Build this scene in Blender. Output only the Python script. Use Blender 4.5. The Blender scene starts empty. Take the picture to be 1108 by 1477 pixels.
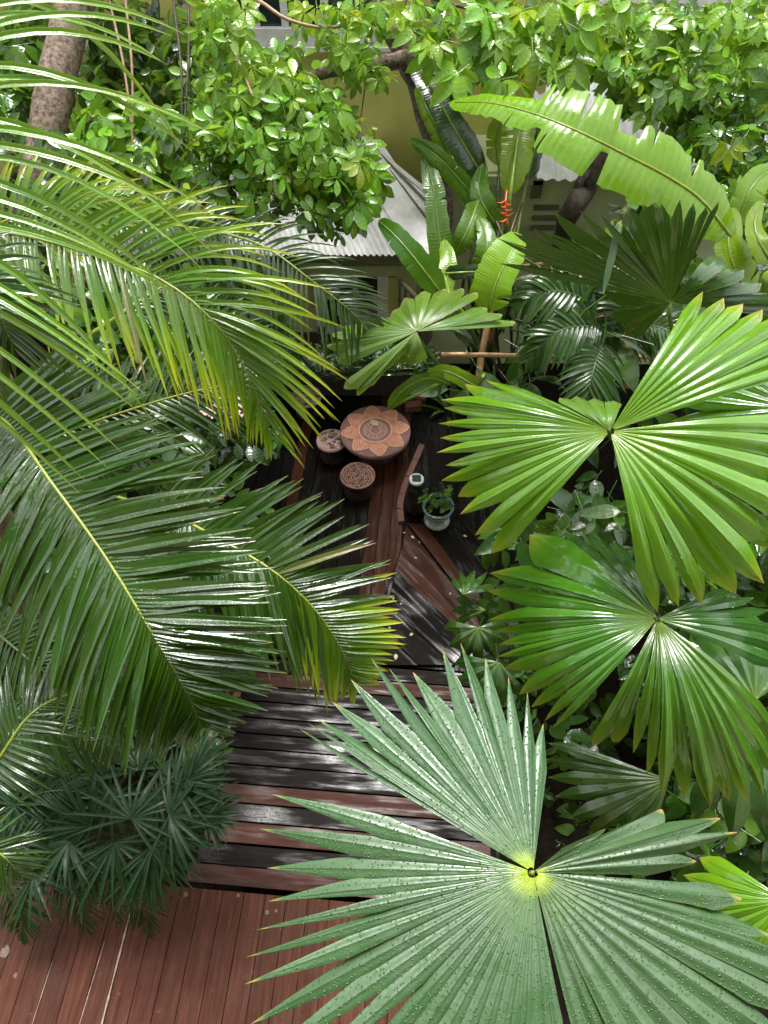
import bpy, math, random
from mathutils import Vector, Matrix, noise
R = random.Random(7)
sc = bpy.context.scene
col = sc.collection
rad = math.radians

# ------------------------------------------------------------------ camera, sky, sun, exposure
PITCH = rad(53.0); F = 1050.0; CX, CY = 554.0, 738.5
C = Vector((0, 0, 6.0))
cd = bpy.data.cameras.new('camera'); cam = bpy.data.objects.new('camera', cd); col.objects.link(cam)
cam.location = C; cam.rotation_euler = (math.pi/2 - PITCH, 0, 0)
cd.sensor_fit = 'VERTICAL'; cd.sensor_height = 24.0; cd.lens = 24.0*F/1477.0
cd.clip_start = 0.05; cd.clip_end = 500
sc.camera = cam
world = bpy.data.worlds.new('World'); sc.world = world; world.use_nodes = True
wn = world.node_tree.nodes; wl = world.node_tree.links
sky = wn.new('ShaderNodeTexSky'); sky.sky_type = 'NISHITA'; sky.sun_disc = False
SUN_EL, SUN_AZ = rad(69), rad(8)
sky.sun_elevation = SUN_EL; sky.sun_rotation = SUN_AZ
sky.dust_density = 4.0; sky.air_density = 1.0
hs = wn.new('ShaderNodeHueSaturation'); hs.inputs['Saturation'].default_value = 0.12
wl.new(sky.outputs[0], hs.inputs['Color'])
bg = wn['Background']; bg.inputs[1].default_value = 0.15
wl.new(hs.outputs[0], bg.inputs[0])
sl = bpy.data.lights.new('sun', 'SUN'); sl.energy = 1.5; sl.angle = rad(22); sl.color = (1.0, 0.97, 0.92)
so = bpy.data.objects.new('sun', sl); col.objects.link(so)
so.rotation_euler = (math.pi/2 - SUN_EL, 0, math.pi - SUN_AZ)
sc.view_settings.view_transform = 'Standard'; sc.view_settings.look = 'None'
sc.view_settings.gamma = 1.0; sc.view_settings.use_curve_mapping = False
sc.view_settings.exposure = 1.95

# ------------------------------------------------------------------ pixel helpers (a pixel is only a direction)
FW = Vector((0, math.cos(PITCH), -math.sin(PITCH))); UP = Vector((0, math.sin(PITCH), math.cos(PITCH)))
def ray(u, v): return Vector(((u-CX)/F, 0, 0)) + UP*((CY-v)/F) + FW
def P(u, v, d): return C + ray(u, v)*d
def PZ(u, v, z):
    r = ray(u, v); return C + r*((z-C.z)/r.z)
def PY(u, v, y):
    r = ray(u, v); return C + r*((y-C.y)/r.y)
def PN(u, v, p0, n):
    r = ray(u, v); return C + r*((p0-C).dot(n)/r.dot(n))

# ------------------------------------------------------------------ materials
def new_mat(name):
    m = bpy.data.materials.new(name); m.use_nodes = True
    nt = m.node_tree; nt.nodes.clear()
    out = nt.nodes.new('ShaderNodeOutputMaterial'); b = nt.nodes.new('ShaderNodeBsdfPrincipled')
    nt.links.new(b.outputs[0], out.inputs[0])
    return m, nt, b, out
def math_node(nt, op, a, b=None, c=None):
    n = nt.nodes.new('ShaderNodeMath'); n.operation = op
    for i, x in enumerate((a, b, c)):
        if x is None: continue
        if isinstance(x, (int, float)): n.inputs[i].default_value = x
        else: nt.links.new(x, n.inputs[i])
    return n.outputs[0]
def mix_col(nt, fac, a, b, mode='MIX'):
    n = nt.nodes.new('ShaderNodeMix'); n.data_type = 'RGBA'; n.blend_type = mode
    for s, x in ((n.inputs[0], fac), (n.inputs[6], a), (n.inputs[7], b)):
        if isinstance(x, (int, float)): s.default_value = x
        elif isinstance(x, tuple): s.default_value = (*x[:3], 1)
        else: nt.links.new(x, s)
    return n.outputs[2]
def ramp(nt, fac, stops):
    n = nt.nodes.new('ShaderNodeValToRGB'); e = n.color_ramp.elements
    while len(e) < len(stops): e.new(0.5)
    for el, (p, c) in zip(e, stops):
        el.position = p; el.color = (*c, 1) if isinstance(c, tuple) else (c, c, c, 1)
    nt.links.new(fac, n.inputs[0]); return n.outputs[0]
def tex_noise(nt, scale, detail=4, vec=None, rough=0.55):
    n = nt.nodes.new('ShaderNodeTexNoise'); n.inputs['Scale'].default_value = scale
    n.inputs['Detail'].default_value = detail; n.inputs['Roughness'].default_value = rough
    if vec is not None: nt.links.new(vec, n.inputs['Vector'])
    return n.outputs['Fac']
def coords(nt, which='Object'):
    return nt.nodes.new('ShaderNodeTexCoord').outputs[which]
def pos(nt): return nt.nodes.new('ShaderNodeNewGeometry').outputs['Position']
def bump(nt, b, h, strength, dist=0.01):
    n = nt.nodes.new('ShaderNodeBump'); n.inputs['Strength'].default_value = strength; n.inputs['Distance'].default_value = dist
    nt.links.new(h, n.inputs['Height']); nt.links.new(n.outputs[0], b.inputs['Normal'])
    return n.outputs[0]

def leaf_mat(name, stops, rough=0.22, transl=0.3, tcol=None, veins=6.0, vein_str=0.25, drops=0.35, var=0.35, lateral=False, spec=0.65, spots=0.0, dscale=95, ddist=0.004, seg=0.0):
    """stops: colour along the blade (0 hub .. 1 tip)"""
    m, nt, b, out = new_mat(name)
    uvn = nt.nodes.new('ShaderNodeUVMap'); sep = nt.nodes.new('ShaderNodeSeparateXYZ'); nt.links.new(uvn.outputs[0], sep.inputs[0])
    ps = pos(nt)
    base = ramp(nt, sep.outputs[1], stops)
    oi = nt.nodes.new('ShaderNodeObjectInfo')
    n1 = tex_noise(nt, 5, 3, ps); n2 = tex_noise(nt, 55, 3, ps)
    f = math_node(nt, 'ADD', math_node(nt, 'MULTIPLY', n1, 0.9), math_node(nt, 'MULTIPLY', oi.outputs['Random'], 0.5))
    sg = nt.nodes.new('ShaderNodeTexWhiteNoise'); sg.noise_dimensions = '1D'; nt.links.new(math_node(nt, 'FLOOR', math_node(nt, 'MULTIPLY', sep.outputs[0], 0.9995)), sg.inputs['W'])
    f = math_node(nt, 'ADD', f, math_node(nt, 'MULTIPLY', sg.outputs['Value'], seg))
    f = math_node(nt, 'ADD', f, math_node(nt, 'MULTIPLY', n2, 0.25))       # about 0.4 .. 1.3
    val = math_node(nt, 'ADD', 0.80 - 0.85*var, math_node(nt, 'MULTIPLY', f, var))
    hsv = nt.nodes.new('ShaderNodeHueSaturation'); nt.links.new(base, hsv.inputs['Color']); nt.links.new(val, hsv.inputs['Value'])
    hue = math_node(nt, 'ADD', 0.485, math_node(nt, 'MULTIPLY', oi.outputs['Random'], 0.025)); nt.links.new(hue, hsv.inputs['Hue'])
    c = hsv.outputs[0]
    if spots > 0:
        sp = ramp(nt, tex_noise(nt, 38, 5, ps, 0.7), [(0.60, 0.0), (0.72, 1.0)])
        c = mix_col(nt, math_node(nt, 'MULTIPLY', sp, spots), c, (0.18, 0.13, 0.04))
    vcoord = sep.outputs[1] if lateral else sep.outputs[0]
    w = math_node(nt, 'SINE', math_node(nt, 'MULTIPLY', vcoord, veins*2*math.pi))
    wv = math_node(nt, 'ADD', math_node(nt, 'MULTIPLY', w, 0.5), 0.5)
    c2 = mix_col(nt, math_node(nt, 'MULTIPLY', wv, 0.18), c, (1.0, 1.0, 0.75), 'SOFT_LIGHT')
    nt.links.new(c2, b.inputs['Base Color'])
    vor = nt.nodes.new('ShaderNodeTexVoronoi'); vor.inputs['Scale'].default_value = dscale; nt.links.new(ps, vor.inputs['Vector'])
    dr = ramp(nt, vor.outputs['Distance'], [(0.0, 1.0), (0.28, 0.0)])
    h = math_node(nt, 'ADD', math_node(nt, 'MULTIPLY', wv, vein_str), math_node(nt, 'MULTIPLY', dr, drops))
    h = math_node(nt, 'ADD', h, math_node(nt, 'MULTIPLY', tex_noise(nt, 28, 3, ps), 0.6))
    nrm = bump(nt, b, h, 0.6, ddist)
    rg = ramp(nt, tex_noise(nt, 11, 4, ps, 0.6), [(0.35, rough*0.4), (0.7, min(1, rough*1.15))])
    nt.links.new(rg, b.inputs['Roughness'])
    b.inputs['Specular IOR Level'].default_value = spec
    t = nt.nodes.new('ShaderNodeBsdfTranslucent')
    tc = mix_col(nt, 0.5, c, tcol or (0.30, 0.42, 0.02)); nt.links.new(tc, t.inputs[0]); nt.links.new(nrm, t.inputs['Normal'])
    mx = nt.nodes.new('ShaderNodeMixShader'); mx.inputs[0].default_value = transl
    nt.links.new(b.outputs[0], mx.inputs[1]); nt.links.new(t.outputs[0], mx.inputs[2]); nt.links.new(mx.outputs[0], out.inputs[0])
    return m

def wood_mat(name, c1, c2, c3, rough_lo, rough_hi, grain=1.0, wet=0.0, spec=0.5, scuff=0.0, bmp=0.5):
    m, nt, b, out = new_mat(name)
    oc = coords(nt, 'Object'); oi = nt.nodes.new('ShaderNodeObjectInfo')
    mp = nt.nodes.new('ShaderNodeMapping'); mp.inputs['Scale'].default_value = (38, 2.2, 38)
    nt.links.new(oc, mp.inputs[0])
    off = nt.nodes.new('ShaderNodeVectorMath'); off.operation = 'ADD'; nt.links.new(mp.outputs[0], off.inputs[0])
    cmb = nt.nodes.new('ShaderNodeCombineXYZ'); k = math_node(nt, 'MULTIPLY', oi.outputs['Random'], 60.0)
    nt.links.new(k, cmb.inputs[0]); nt.links.new(k, cmb.inputs[1]); nt.links.new(cmb.outputs[0], off.inputs[1])
    g = tex_noise(nt, 1.0, 6, off.outputs[0], 0.65)
    c = ramp(nt, g, [(0.3, c1), (0.55, c2), (0.8, c3)])
    ps = pos(nt)
    blot = tex_noise(nt, 3.2, 5, ps, 0.6)
    v = math_node(nt, 'ADD', 0.55, math_node(nt, 'ADD', math_node(nt, 'MULTIPLY', blot, 0.5), math_node(nt, 'MULTIPLY', oi.outputs['Random'], 0.45)))
    hsv = nt.nodes.new('ShaderNodeHueSaturation'); nt.links.new(c, hsv.inputs['Color']); nt.links.new(v, hsv.inputs['Value'])
    cc = hsv.outputs[0]
    if scuff > 0:
        s = ramp(nt, tex_noise(nt, 9, 7, ps, 0.75), [(0.62, 0.0), (0.70, 1.0)])
        cc = mix_col(nt, math_node(nt, 'MULTIPLY', s, scuff), cc, (0.30, 0.24, 0.19))
    nt.links.new(cc, b.inputs['Base Color'])
    rr = ramp(nt, tex_noise(nt, 4.0, 6, ps, 0.65), [(0.38, rough_lo), (0.62, rough_hi)])
    nt.links.new(rr, b.inputs['Roughness'])
    b.inputs['Specular IOR Level'].default_value = spec
    if wet != 0:                                            # standing water film in streaks along the board, dry rough wood between
        mp2 = nt.nodes.new('ShaderNodeMapping'); mp2.inputs['Scale'].default_value = (16, 1.6, 16); nt.links.new(oc, mp2.inputs[0])
        of2 = nt.nodes.new('ShaderNodeVectorMath'); of2.operation = 'ADD'; nt.links.new(mp2.outputs[0], of2.inputs[0]); nt.links.new(cmb.outputs[0], of2.inputs[1])
        wm = tex_noise(nt, 1.0, 4, of2.outputs[0], 0.6)
        big = tex_noise(nt, 1.7, 3, ps, 0.5)
        wm = math_node(nt, 'ADD', math_node(nt, 'MULTIPLY', wm, 0.65), math_node(nt, 'MULTIPLY', big, 0.45))
        mask = ramp(nt, wm, [(0.52-0.1*wet, 0.0), (0.68-0.1*wet, 1.0)])
        nt.links.new(math_node(nt, 'ADD', 0.06, math_node(nt, 'MULTIPLY', mask, spec)), b.inputs['Specular IOR Level'])
        nt.links.new(math_node(nt, 'SUBTRACT', 0.55, math_node(nt, 'MULTIPLY', mask, 0.55-rough_lo)), b.inputs['Roughness'])
    h = math_node(nt, 'ADD', math_node(nt, 'MULTIPLY', g, grain), math_node(nt, 'MULTIPLY', tex_noise(nt, 34, 4, ps), 0.7))
    bump(nt, b, h, bmp, 0.006)
    return m

def plain_mat(name, c, rough=0.5, noise_scale=12, var=0.3, bmp=0.15, c2=None, metallic=0, spec=0.5, coat=0):
    m, nt, b, out = new_mat(name)
    ps = pos(nt); n = tex_noise(nt, noise_scale, 6, ps, 0.65)
    d = c2 or tuple(x*(1-var) for x in c)
    nt.links.new(ramp(nt, n, [(0.35, d), (0.65, c)]), b.inputs['Base Color'])
    b.inputs['Roughness'].default_value = rough; b.inputs['Metallic'].default_value = metallic
    b.inputs['Specular IOR Level'].default_value = spec
    b.inputs['Coat Weight'].default_value = coat; b.inputs['Coat Roughness'].default_value = 0.08
    bump(nt, b, n, bmp, 0.01)
    return m

G = {}
G['fan_grey'] = leaf_mat('fan_grey', seg=0.45, stops=[(0.0, (0.40, 0.46, 0.03)), (0.035, (0.26, 0.36, 0.035)), (0.10, (0.052, 0.110, 0.030)), (0.25, (0.034, 0.078, 0.030)), (0.94, (0.034, 0.083, 0.028)), (0.975, (0.16, 0.19, 0.03)), (1.0, (0.42, 0.18, 0.11))], rough=0.50, transl=0.12, veins=2, vein_str=0.35, drops=1.3, var=0.35, spec=0.6, dscale=80, ddist=0.006)
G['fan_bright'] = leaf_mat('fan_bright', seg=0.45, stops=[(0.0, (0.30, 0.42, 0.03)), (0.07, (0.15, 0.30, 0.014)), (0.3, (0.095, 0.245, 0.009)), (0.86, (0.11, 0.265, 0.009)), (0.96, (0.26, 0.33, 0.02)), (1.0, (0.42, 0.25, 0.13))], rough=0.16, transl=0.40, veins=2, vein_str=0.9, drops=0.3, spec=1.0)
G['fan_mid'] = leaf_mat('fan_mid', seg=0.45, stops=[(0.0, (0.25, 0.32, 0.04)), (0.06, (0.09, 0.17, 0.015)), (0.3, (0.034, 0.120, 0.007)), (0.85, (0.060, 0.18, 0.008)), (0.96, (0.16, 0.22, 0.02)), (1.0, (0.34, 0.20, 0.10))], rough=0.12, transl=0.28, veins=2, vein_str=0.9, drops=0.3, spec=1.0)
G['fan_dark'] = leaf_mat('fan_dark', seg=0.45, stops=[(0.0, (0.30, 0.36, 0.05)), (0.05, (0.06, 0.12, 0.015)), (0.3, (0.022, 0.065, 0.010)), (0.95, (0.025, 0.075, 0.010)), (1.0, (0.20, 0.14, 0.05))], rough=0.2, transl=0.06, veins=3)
G['fan_pale'] = leaf_mat('fan_pale', seg=0.45, stops=[(0.0, (0.35, 0.30, 0.16)), (0.08, (0.16, 0.26, 0.05)), (0.4, (0.09, 0.19, 0.03)), (0.95, (0.12, 0.22, 0.03)), (1.0, (0.34, 0.30, 0.12))], rough=0.28, transl=0.35, veins=5)
G['frond'] = leaf_mat('frond', [(0.0, (0.026, 0.072, 0.006)), (0.5, (0.016, 0.054, 0.005)), (0.93, (0.022, 0.066, 0.005)), (1.0, (0.16, 0.14, 0.03))], rough=0.13, transl=0.28, veins=2, spec=0.8)
G['frond_yellow'] = leaf_mat('frond_yellow', [(0.0, (0.07, 0.15, 0.010)), (0.4, (0.09, 0.21, 0.009)), (0.7, (0.24, 0.37, 0.010)), (0.93, (0.44, 0.46, 0.012)), (1.0, (0.30, 0.22, 0.03))], rough=0.18, transl=0.40, veins=2)
G['frond_pale'] = leaf_mat('frond_pale', [(0.0, (0.09, 0.21, 0.02)), (0.5, (0.13, 0.27, 0.025)), (0.92, (0.20, 0.34, 0.03)), (1.0, (0.32, 0.22, 0.08))], rough=0.24, transl=0.36, veins=2)
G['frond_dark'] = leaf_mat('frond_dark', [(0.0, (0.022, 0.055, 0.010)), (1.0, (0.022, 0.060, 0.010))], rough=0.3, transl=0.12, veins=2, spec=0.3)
G['dry_leaflet'] = leaf_mat('dry_leaflet', [(0.0, (0.08, 0.12, 0.02)), (0.5, (0.13, 0.14, 0.03)), (1.0, (0.20, 0.13, 0.06))], rough=0.4, transl=0.3, veins=2, spec=0.4)
G['rhapis'] = leaf_mat('rhapis', [(0.0, (0.011, 0.036, 0.010)), (0.9, (0.013, 0.042, 0.012)), (1.0, (0.10, 0.10, 0.05))], rough=0.42, transl=0.10, veins=3, spec=0.22)
G['tree_bright'] = leaf_mat('tree_bright', [(0.0, (0.19, 0.38, 0.025)), (1.0, (0.155, 0.35, 0.018))], rough=0.3, transl=0.38, veins=7, lateral=True, var=0.5, drops=0.2, spec=0.6)
G['tree_glossy'] = leaf_mat('tree_glossy', [(0.0, (0.16, 0.33, 0.03)), (1.0, (0.12, 0.31, 0.022))], rough=0.24, transl=0.34, veins=6, lateral=True, var=0.5, drops=0.2, spec=0.65)
G['tree_lime'] = leaf_mat('tree_lime', [(0.0, (0.28, 0.40, 0.02)), (1.0, (0.25, 0.40, 0.015))], rough=0.25, transl=0.45, veins=6, lateral=True)
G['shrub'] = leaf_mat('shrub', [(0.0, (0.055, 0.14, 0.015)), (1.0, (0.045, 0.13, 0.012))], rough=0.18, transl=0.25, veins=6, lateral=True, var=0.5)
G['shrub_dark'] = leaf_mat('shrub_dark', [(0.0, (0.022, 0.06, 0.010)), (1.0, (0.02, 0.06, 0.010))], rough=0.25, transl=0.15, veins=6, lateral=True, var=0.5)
G['yellow_leaf'] = leaf_mat('yellow_leaf', [(0.0, (0.55, 0.50, 0.02)), (1.0, (0.60, 0.52, 0.02))], rough=0.3, transl=0.4, veins=6, lateral=True)
G['banana'] = leaf_mat('banana', [(0.0, (0.20, 0.42, 0.012)), (1.0, (0.17, 0.40, 0.012))], rough=0.2, transl=0.42, veins=46, lateral=True, vein_str=0.5, spots=0.3)
G['heli'] = leaf_mat('heli', [(0.0, (0.075, 0.19, 0.012)), (1.0, (0.065, 0.18, 0.012))], rough=0.18, transl=0.35, veins=40, lateral=True, vein_str=0.3, spots=0.25)
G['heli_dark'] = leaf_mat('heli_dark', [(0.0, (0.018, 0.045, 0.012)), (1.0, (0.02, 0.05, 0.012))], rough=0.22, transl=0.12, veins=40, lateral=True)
G['heli_lime'] = leaf_mat('heli_lime', [(0.0, (0.22, 0.38, 0.01)), (1.0, (0.20, 0.37, 0.012))], rough=0.28, transl=0.5, veins=36, lateral=True, spots=0.3)
G['variegated'] = leaf_mat('variegated', [(0.0, (0.05, 0.12, 0.03)), (0.3, (0.35, 0.42, 0.30)), (1.0, (0.06, 0.13, 0.04))], rough=0.3, transl=0.2)
G['petiole'] = plain_mat('petiole', (0.16, 0.24, 0.03), 0.3, 20, 0.4)
G['petiole_yellow'] = plain_mat('petiole_yellow', (0.24, 0.28, 0.03), 0.3, 20, 0.35)
G['petiole_dark'] = plain_mat('petiole_dark', (0.05, 0.09, 0.02), 0.35, 20, 0.4)
G['fibre'] = plain_mat('fibre', (0.16, 0.11, 0.06), 0.9, 40, 0.6, 0.6)
G['bark'] = plain_mat('bark', (0.22, 0.16, 0.12), 0.75, 26, 0.85, 1.0, spec=0.3)
G['bark_dark'] = plain_mat('bark_dark', (0.07, 0.05, 0.04), 0.6, 22, 0.65, 0.9)
G['twig'] = plain_mat('twig', (0.30, 0.19, 0.11), 0.55, 25, 0.4)
G['bamboo'] = plain_mat('bamboo', (0.38, 0.22, 0.10), 0.35, 25, 0.4)
G['stem_red'] = plain_mat('stem_red', (0.12, 0.08, 0.03), 0.4, 15, 0.5)
G['flower_red'] = plain_mat('flower_red', (0.55, 0.09, 0.03), 0.35, 20, 0.3)
G['flower_pink'] = plain_mat('flower_pink', (0.75, 0.50, 0.46), 0.5, 30, 0.3)
G['petal'] = plain_mat('petal', (0.60, 0.48, 0.28), 0.5, 30, 0.3)
G['soil'] = plain_mat('soil', (0.012, 0.009, 0.006), 1.0, 14, 0.6, 0.9, spec=0.05)
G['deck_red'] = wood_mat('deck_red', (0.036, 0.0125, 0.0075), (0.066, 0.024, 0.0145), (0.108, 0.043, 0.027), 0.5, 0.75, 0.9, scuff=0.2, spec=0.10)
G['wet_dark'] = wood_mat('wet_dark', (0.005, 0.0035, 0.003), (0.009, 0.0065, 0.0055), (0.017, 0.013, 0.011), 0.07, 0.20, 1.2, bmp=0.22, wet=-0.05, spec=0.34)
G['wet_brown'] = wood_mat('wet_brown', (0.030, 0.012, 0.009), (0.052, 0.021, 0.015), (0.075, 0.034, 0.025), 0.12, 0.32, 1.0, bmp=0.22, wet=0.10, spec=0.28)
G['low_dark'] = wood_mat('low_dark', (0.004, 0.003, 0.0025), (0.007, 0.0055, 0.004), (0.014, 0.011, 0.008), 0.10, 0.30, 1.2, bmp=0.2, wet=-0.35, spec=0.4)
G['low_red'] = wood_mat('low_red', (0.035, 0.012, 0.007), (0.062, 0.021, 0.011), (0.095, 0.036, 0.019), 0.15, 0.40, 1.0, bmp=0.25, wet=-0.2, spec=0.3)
G['worn'] = plain_mat('worn', (0.34, 0.25, 0.19), 0.7, 60, 0.4)
G['chip'] = plain_mat('chip', (0.17, 0.115, 0.085), 0.8, 70, 0.5)
G['brick'] = plain_mat('brick', (0.22, 0.085, 0.05), 0.5, 30, 0.55, 0.6)
G['wall_yellow'] = plain_mat('wall_yellow', (0.56, 0.52, 0.15), 0.7, 2.5, 0.22, 0.1)
G['wall_green'] = plain_mat('wall_green', (0.52, 0.55, 0.30), 0.7, 3, 0.2, 0.1)
G['white_paint'] = plain_mat('white_paint', (0.70, 0.68, 0.66), 0.5, 6, 0.2, 0.1)
G['roof_white'] = plain_mat('roof_white', (0.86, 0.85, 0.86), 0.35, 5, 0.28, 0.1)
G['fascia'] = plain_mat('fascia', (0.16, 0.14, 0.09), 0.6, 6, 0.3)
G['glass'] = plain_mat('glass', (0.025, 0.035, 0.045), 0.06, 4, 0.4, 0.02, spec=0.7)
G['terracotta'] = plain_mat('terracotta', (0.72, 0.27, 0.16), 0.4, 30, 0.3, 0.2)
G['terracotta_line'] = plain_mat('terracotta_line', (0.85, 0.50, 0.34), 0.45, 30, 0.2, 0.2)
G['mauve_wood'] = plain_mat('mauve_wood', (0.32, 0.17, 0.155), 0.3, 16, 0.3, 0.2)
G['carve_brown'] = plain_mat('carve_brown', (0.17, 0.075, 0.055), 0.35, 30, 0.4, 0.2)
G['carve_pink'] = plain_mat('carve_pink', (0.62, 0.40, 0.35), 0.4, 30, 0.25, 0.2)
G['carve_tan'] = plain_mat('carve_tan', (0.48, 0.235, 0.165), 0.4, 30, 0.3, 0.2)
G['carve_black'] = plain_mat('carve_black', (0.035, 0.020, 0.016), 0.4, 30, 0.4, 0.2)
G['black_metal'] = plain_mat('black_metal', (0.018, 0.017, 0.016), 0.3, 20, 0.4, 0.15)
G['solar_white'] = plain_mat('solar_white', (0.75, 0.76, 0.76), 0.3, 30, 0.1, 0.02)
G['solar_cell'] = plain_mat('solar_cell', (0.06, 0.085, 0.095), 0.15, 60, 0.3, 0.02)
G['glaze'] = plain_mat('glaze', (0.13, 0.29, 0.33), 0.12, 40, 0.5, 0.15, coat=0.6)
G['glaze_pale'] = plain_mat('glaze_pale', (0.36, 0.40, 0.36), 0.15, 40, 0.45, 0.15, coat=0.5)

# ------------------------------------------------------------------ mesh builder and scene bookkeeping
WL = {}                                                     # world pivot of every object
class MB:
    def __init__(s): s.v = []; s.f = []; s.uv = []
    def vert(s, p, uv=(0, 0)):
        s.v.append(Vector(p)); s.uv.append(uv); return len(s.v)-1
    def face(s, *i): s.f.append(i)
    def quad(s, a, b, c, d, uv=((0, 0), (1, 0), (1, 1), (0, 1))):
        s.face(*[s.vert(p, t) for p, t in zip((a, b, c, d), uv)])
    def prism(s, poly, h):
        """poly: list of points (top, anticlockwise from above), extruded down by h"""
        n = len(poly); t = [s.vert(p) for p in poly]; b = [s.vert(Vector(p)-Vector((0, 0, h))) for p in poly]
        s.face(*t); s.face(*reversed(b))
        for i in range(n):
            j = (i+1) % n; s.face(t[i], b[i], b[j], t[j])
    def box(s, c, x, y, z):
        """c centre, x y z half-axis vectors"""
        c, x, y, z = map(Vector, (c, x, y, z))
        i = [s.vert(c + x*a + y*b + z*d) for d in (-1, 1) for b in (-1, 1) for a in (-1, 1)]
        for q in ((0, 2, 3, 1), (4, 5, 7, 6), (0, 1, 5, 4), (2, 6, 7, 3), (0, 4, 6, 2), (1, 3, 7, 5)): s.face(*[i[k] for k in q])
    def tube(s, pts, rs, n=7, cap=True):
        pts = [Vector(p) for p in pts]
        if isinstance(rs, (int, float)): rs = [rs]*len(pts)
        ref = Vector((0.31, 0.2, 0.93)); rings = []
        for k, p in enumerate(pts):
            t = (pts[min(k+1, len(pts)-1)] - pts[max(k-1, 0)]).normalized()
            if k == 0:
                a = t.cross(ref)
                if a.length < 0.2: a = t.cross(Vector((1, 0, 0)))
            else: a = a - t*a.dot(t)
            a.normalize(); b = t.cross(a)
            rings.append([s.vert(p + (a*math.cos(q) + b*math.sin(q))*rs[k], (j/n, k/max(1, len(pts)-1))) for j, q in enumerate([2*math.pi*j/n for j in range(n)])])
        for r0, r1 in zip(rings, rings[1:]):
            for j in range(n): s.face(r0[j], r0[(j+1) % n], r1[(j+1) % n], r1[j])
        if cap: s.face(*reversed(rings[0])); s.face(*rings[-1])
    def lathe(s, c, prof, n=32):
        c = Vector(c); rings = []
        for r, z in prof: rings.append([s.vert(c + Vector((r*math.cos(2*math.pi*j/n), r*math.sin(2*math.pi*j/n), z)), (j/n, z)) for j in range(n)])
        for r0, r1 in zip(rings, rings[1:]):
            for j in range(n): s.face(r0[j], r0[(j+1) % n], r1[(j+1) % n], r1[j])
        s.face(*reversed(rings[0])); s.face(*rings[-1])
    def mesh(s, name, mat, pivot=Vector((0, 0, 0)), smooth=False, weld=False):
        me = bpy.data.meshes.new(name)
        me.from_pydata([p - pivot for p in s.v], [], s.f)
        uv = me.uv_layers.new(name='UVMap')
        idx = [0]*len(me.loops); me.loops.foreach_get('vertex_index', idx)
        flat = []
        for i in idx: flat.extend(s.uv[i])
        uv.data.foreach_set('uv', flat)
        if smooth: me.polygons.foreach_set('use_smooth', [True]*len(me.polygons))
        me.materials.append(mat)
        return me
    def build(s, name, mat, parent=None, pivot=None, smooth=False, kind=None):
        if pivot is None: pivot = WL[parent.name] if parent else (s.v[0].copy() if s.v else Vector())
        pivot = Vector(pivot)
        if isinstance(mat, str): mat = G[mat]
        o = bpy.data.objects.new(name, s.mesh(name, mat, pivot, smooth))
        place(o, pivot, parent)
        if kind: o['kind'] = kind
        return o
def place(o, w, parent=None):
    col.objects.link(o); WL[o.name] = Vector(w)
    if parent: o.parent = parent; o.location = Vector(w) - WL[parent.name]
    else: o.location = w
    return o
def thing(name, label, cat, loc, group=None):
    o = bpy.data.objects.new(name, None); o.empty_display_size = 0.1
    place(o, Vector(loc)); return tag(o, label, cat, group)
def tag(o, label, cat, group=None):
    o['label'] = label; o['category'] = cat
    if group: o['group'] = group
    return o
def struct(o): o['kind'] = 'structure'; return o
def lerp(a, b, t): return a + (b-a)*t
def spline(pts, n):
    """Catmull-Rom through Vectors, n+1 samples"""
    pts = [Vector(p) for p in pts]; q = [pts[0]*2-pts[1]] + pts + [pts[-1]*2-pts[-2]]; out = []
    m = len(pts)-1
    for i in range(n+1):
        x = i/n*m; k = min(int(x), m-1); t = x-k; a, b, c, d = q[k:k+4]
        out.append(0.5*((2*b) + (c-a)*t + (2*a-5*b+4*c-d)*t*t + (3*b-a-3*c+d)*t**3))
    return out
def polyline(pts, n):
    L = [0]
    for a, b in zip(pts, pts[1:]): L.append(L[-1] + math.hypot(b[0]-a[0], b[1]-a[1]))
    out = []
    for i in range(n):
        x = L[-1]*i/(n-1); k = 0
        while k < len(L)-2 and L[k+1] < x: k += 1
        t = (x-L[k])/max(1e-6, L[k+1]-L[k]); out.append((lerp(pts[k][0], pts[k+1][0], t), lerp(pts[k][1], pts[k+1][1], t)))
    return out
def in_poly(x, y, p):
    c = False; j = len(p)-1
    for i in range(len(p)):
        if (p[i][1] > y) != (p[j][1] > y) and x < (p[j][0]-p[i][0])*(y-p[i][1])/(p[j][1]-p[i][1]) + p[i][0]: c = not c
        j = i
    return c
def scatter(poly, n):
    x0 = min(p[0] for p in poly); x1 = max(p[0] for p in poly); y0 = min(p[1] for p in poly); y1 = max(p[1] for p in poly)
    out = []
    while len(out) < n:
        x, y = R.uniform(x0, x1), R.uniform(y0, y1)
        if in_poly(x, y, poly): out.append((x, y))
    return out
def basis(n, spin):
    n = n.normalized(); a = n.cross(Vector((0.3, 0.9, 0.2)))
    if a.length < 1e-3: a = Vector((1, 0, 0))
    a.normalize(); b = n.cross(a)
    x = a*math.cos(spin) + b*math.sin(spin); y = n.cross(x)
    return Matrix((x, y, n)).transposed()

# ================================================================== THE SETTING
soil_z = -0.72
mb = MB()
N = 40; S = 60.0
for j in range(N+1):
    for i in range(N+1):
        a, b = (i/N*2-1), (j/N*2-1); x = S*a*abs(a)**1.2; y = 5 + S*b*abs(b)**1.2
        mb.vert((x, y, soil_z + 0.05*noise.noise(Vector((x*1.3, y*1.3, 0)))), (i/N, j/N))
for j in range(N):
    for i in range(N): k = j*(N+1)+i; mb.face(k, k+1, k+N+2, k+N+1)
struct(mb.build('ground', 'soil', pivot=(0, 0, 0), smooth=True))

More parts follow.
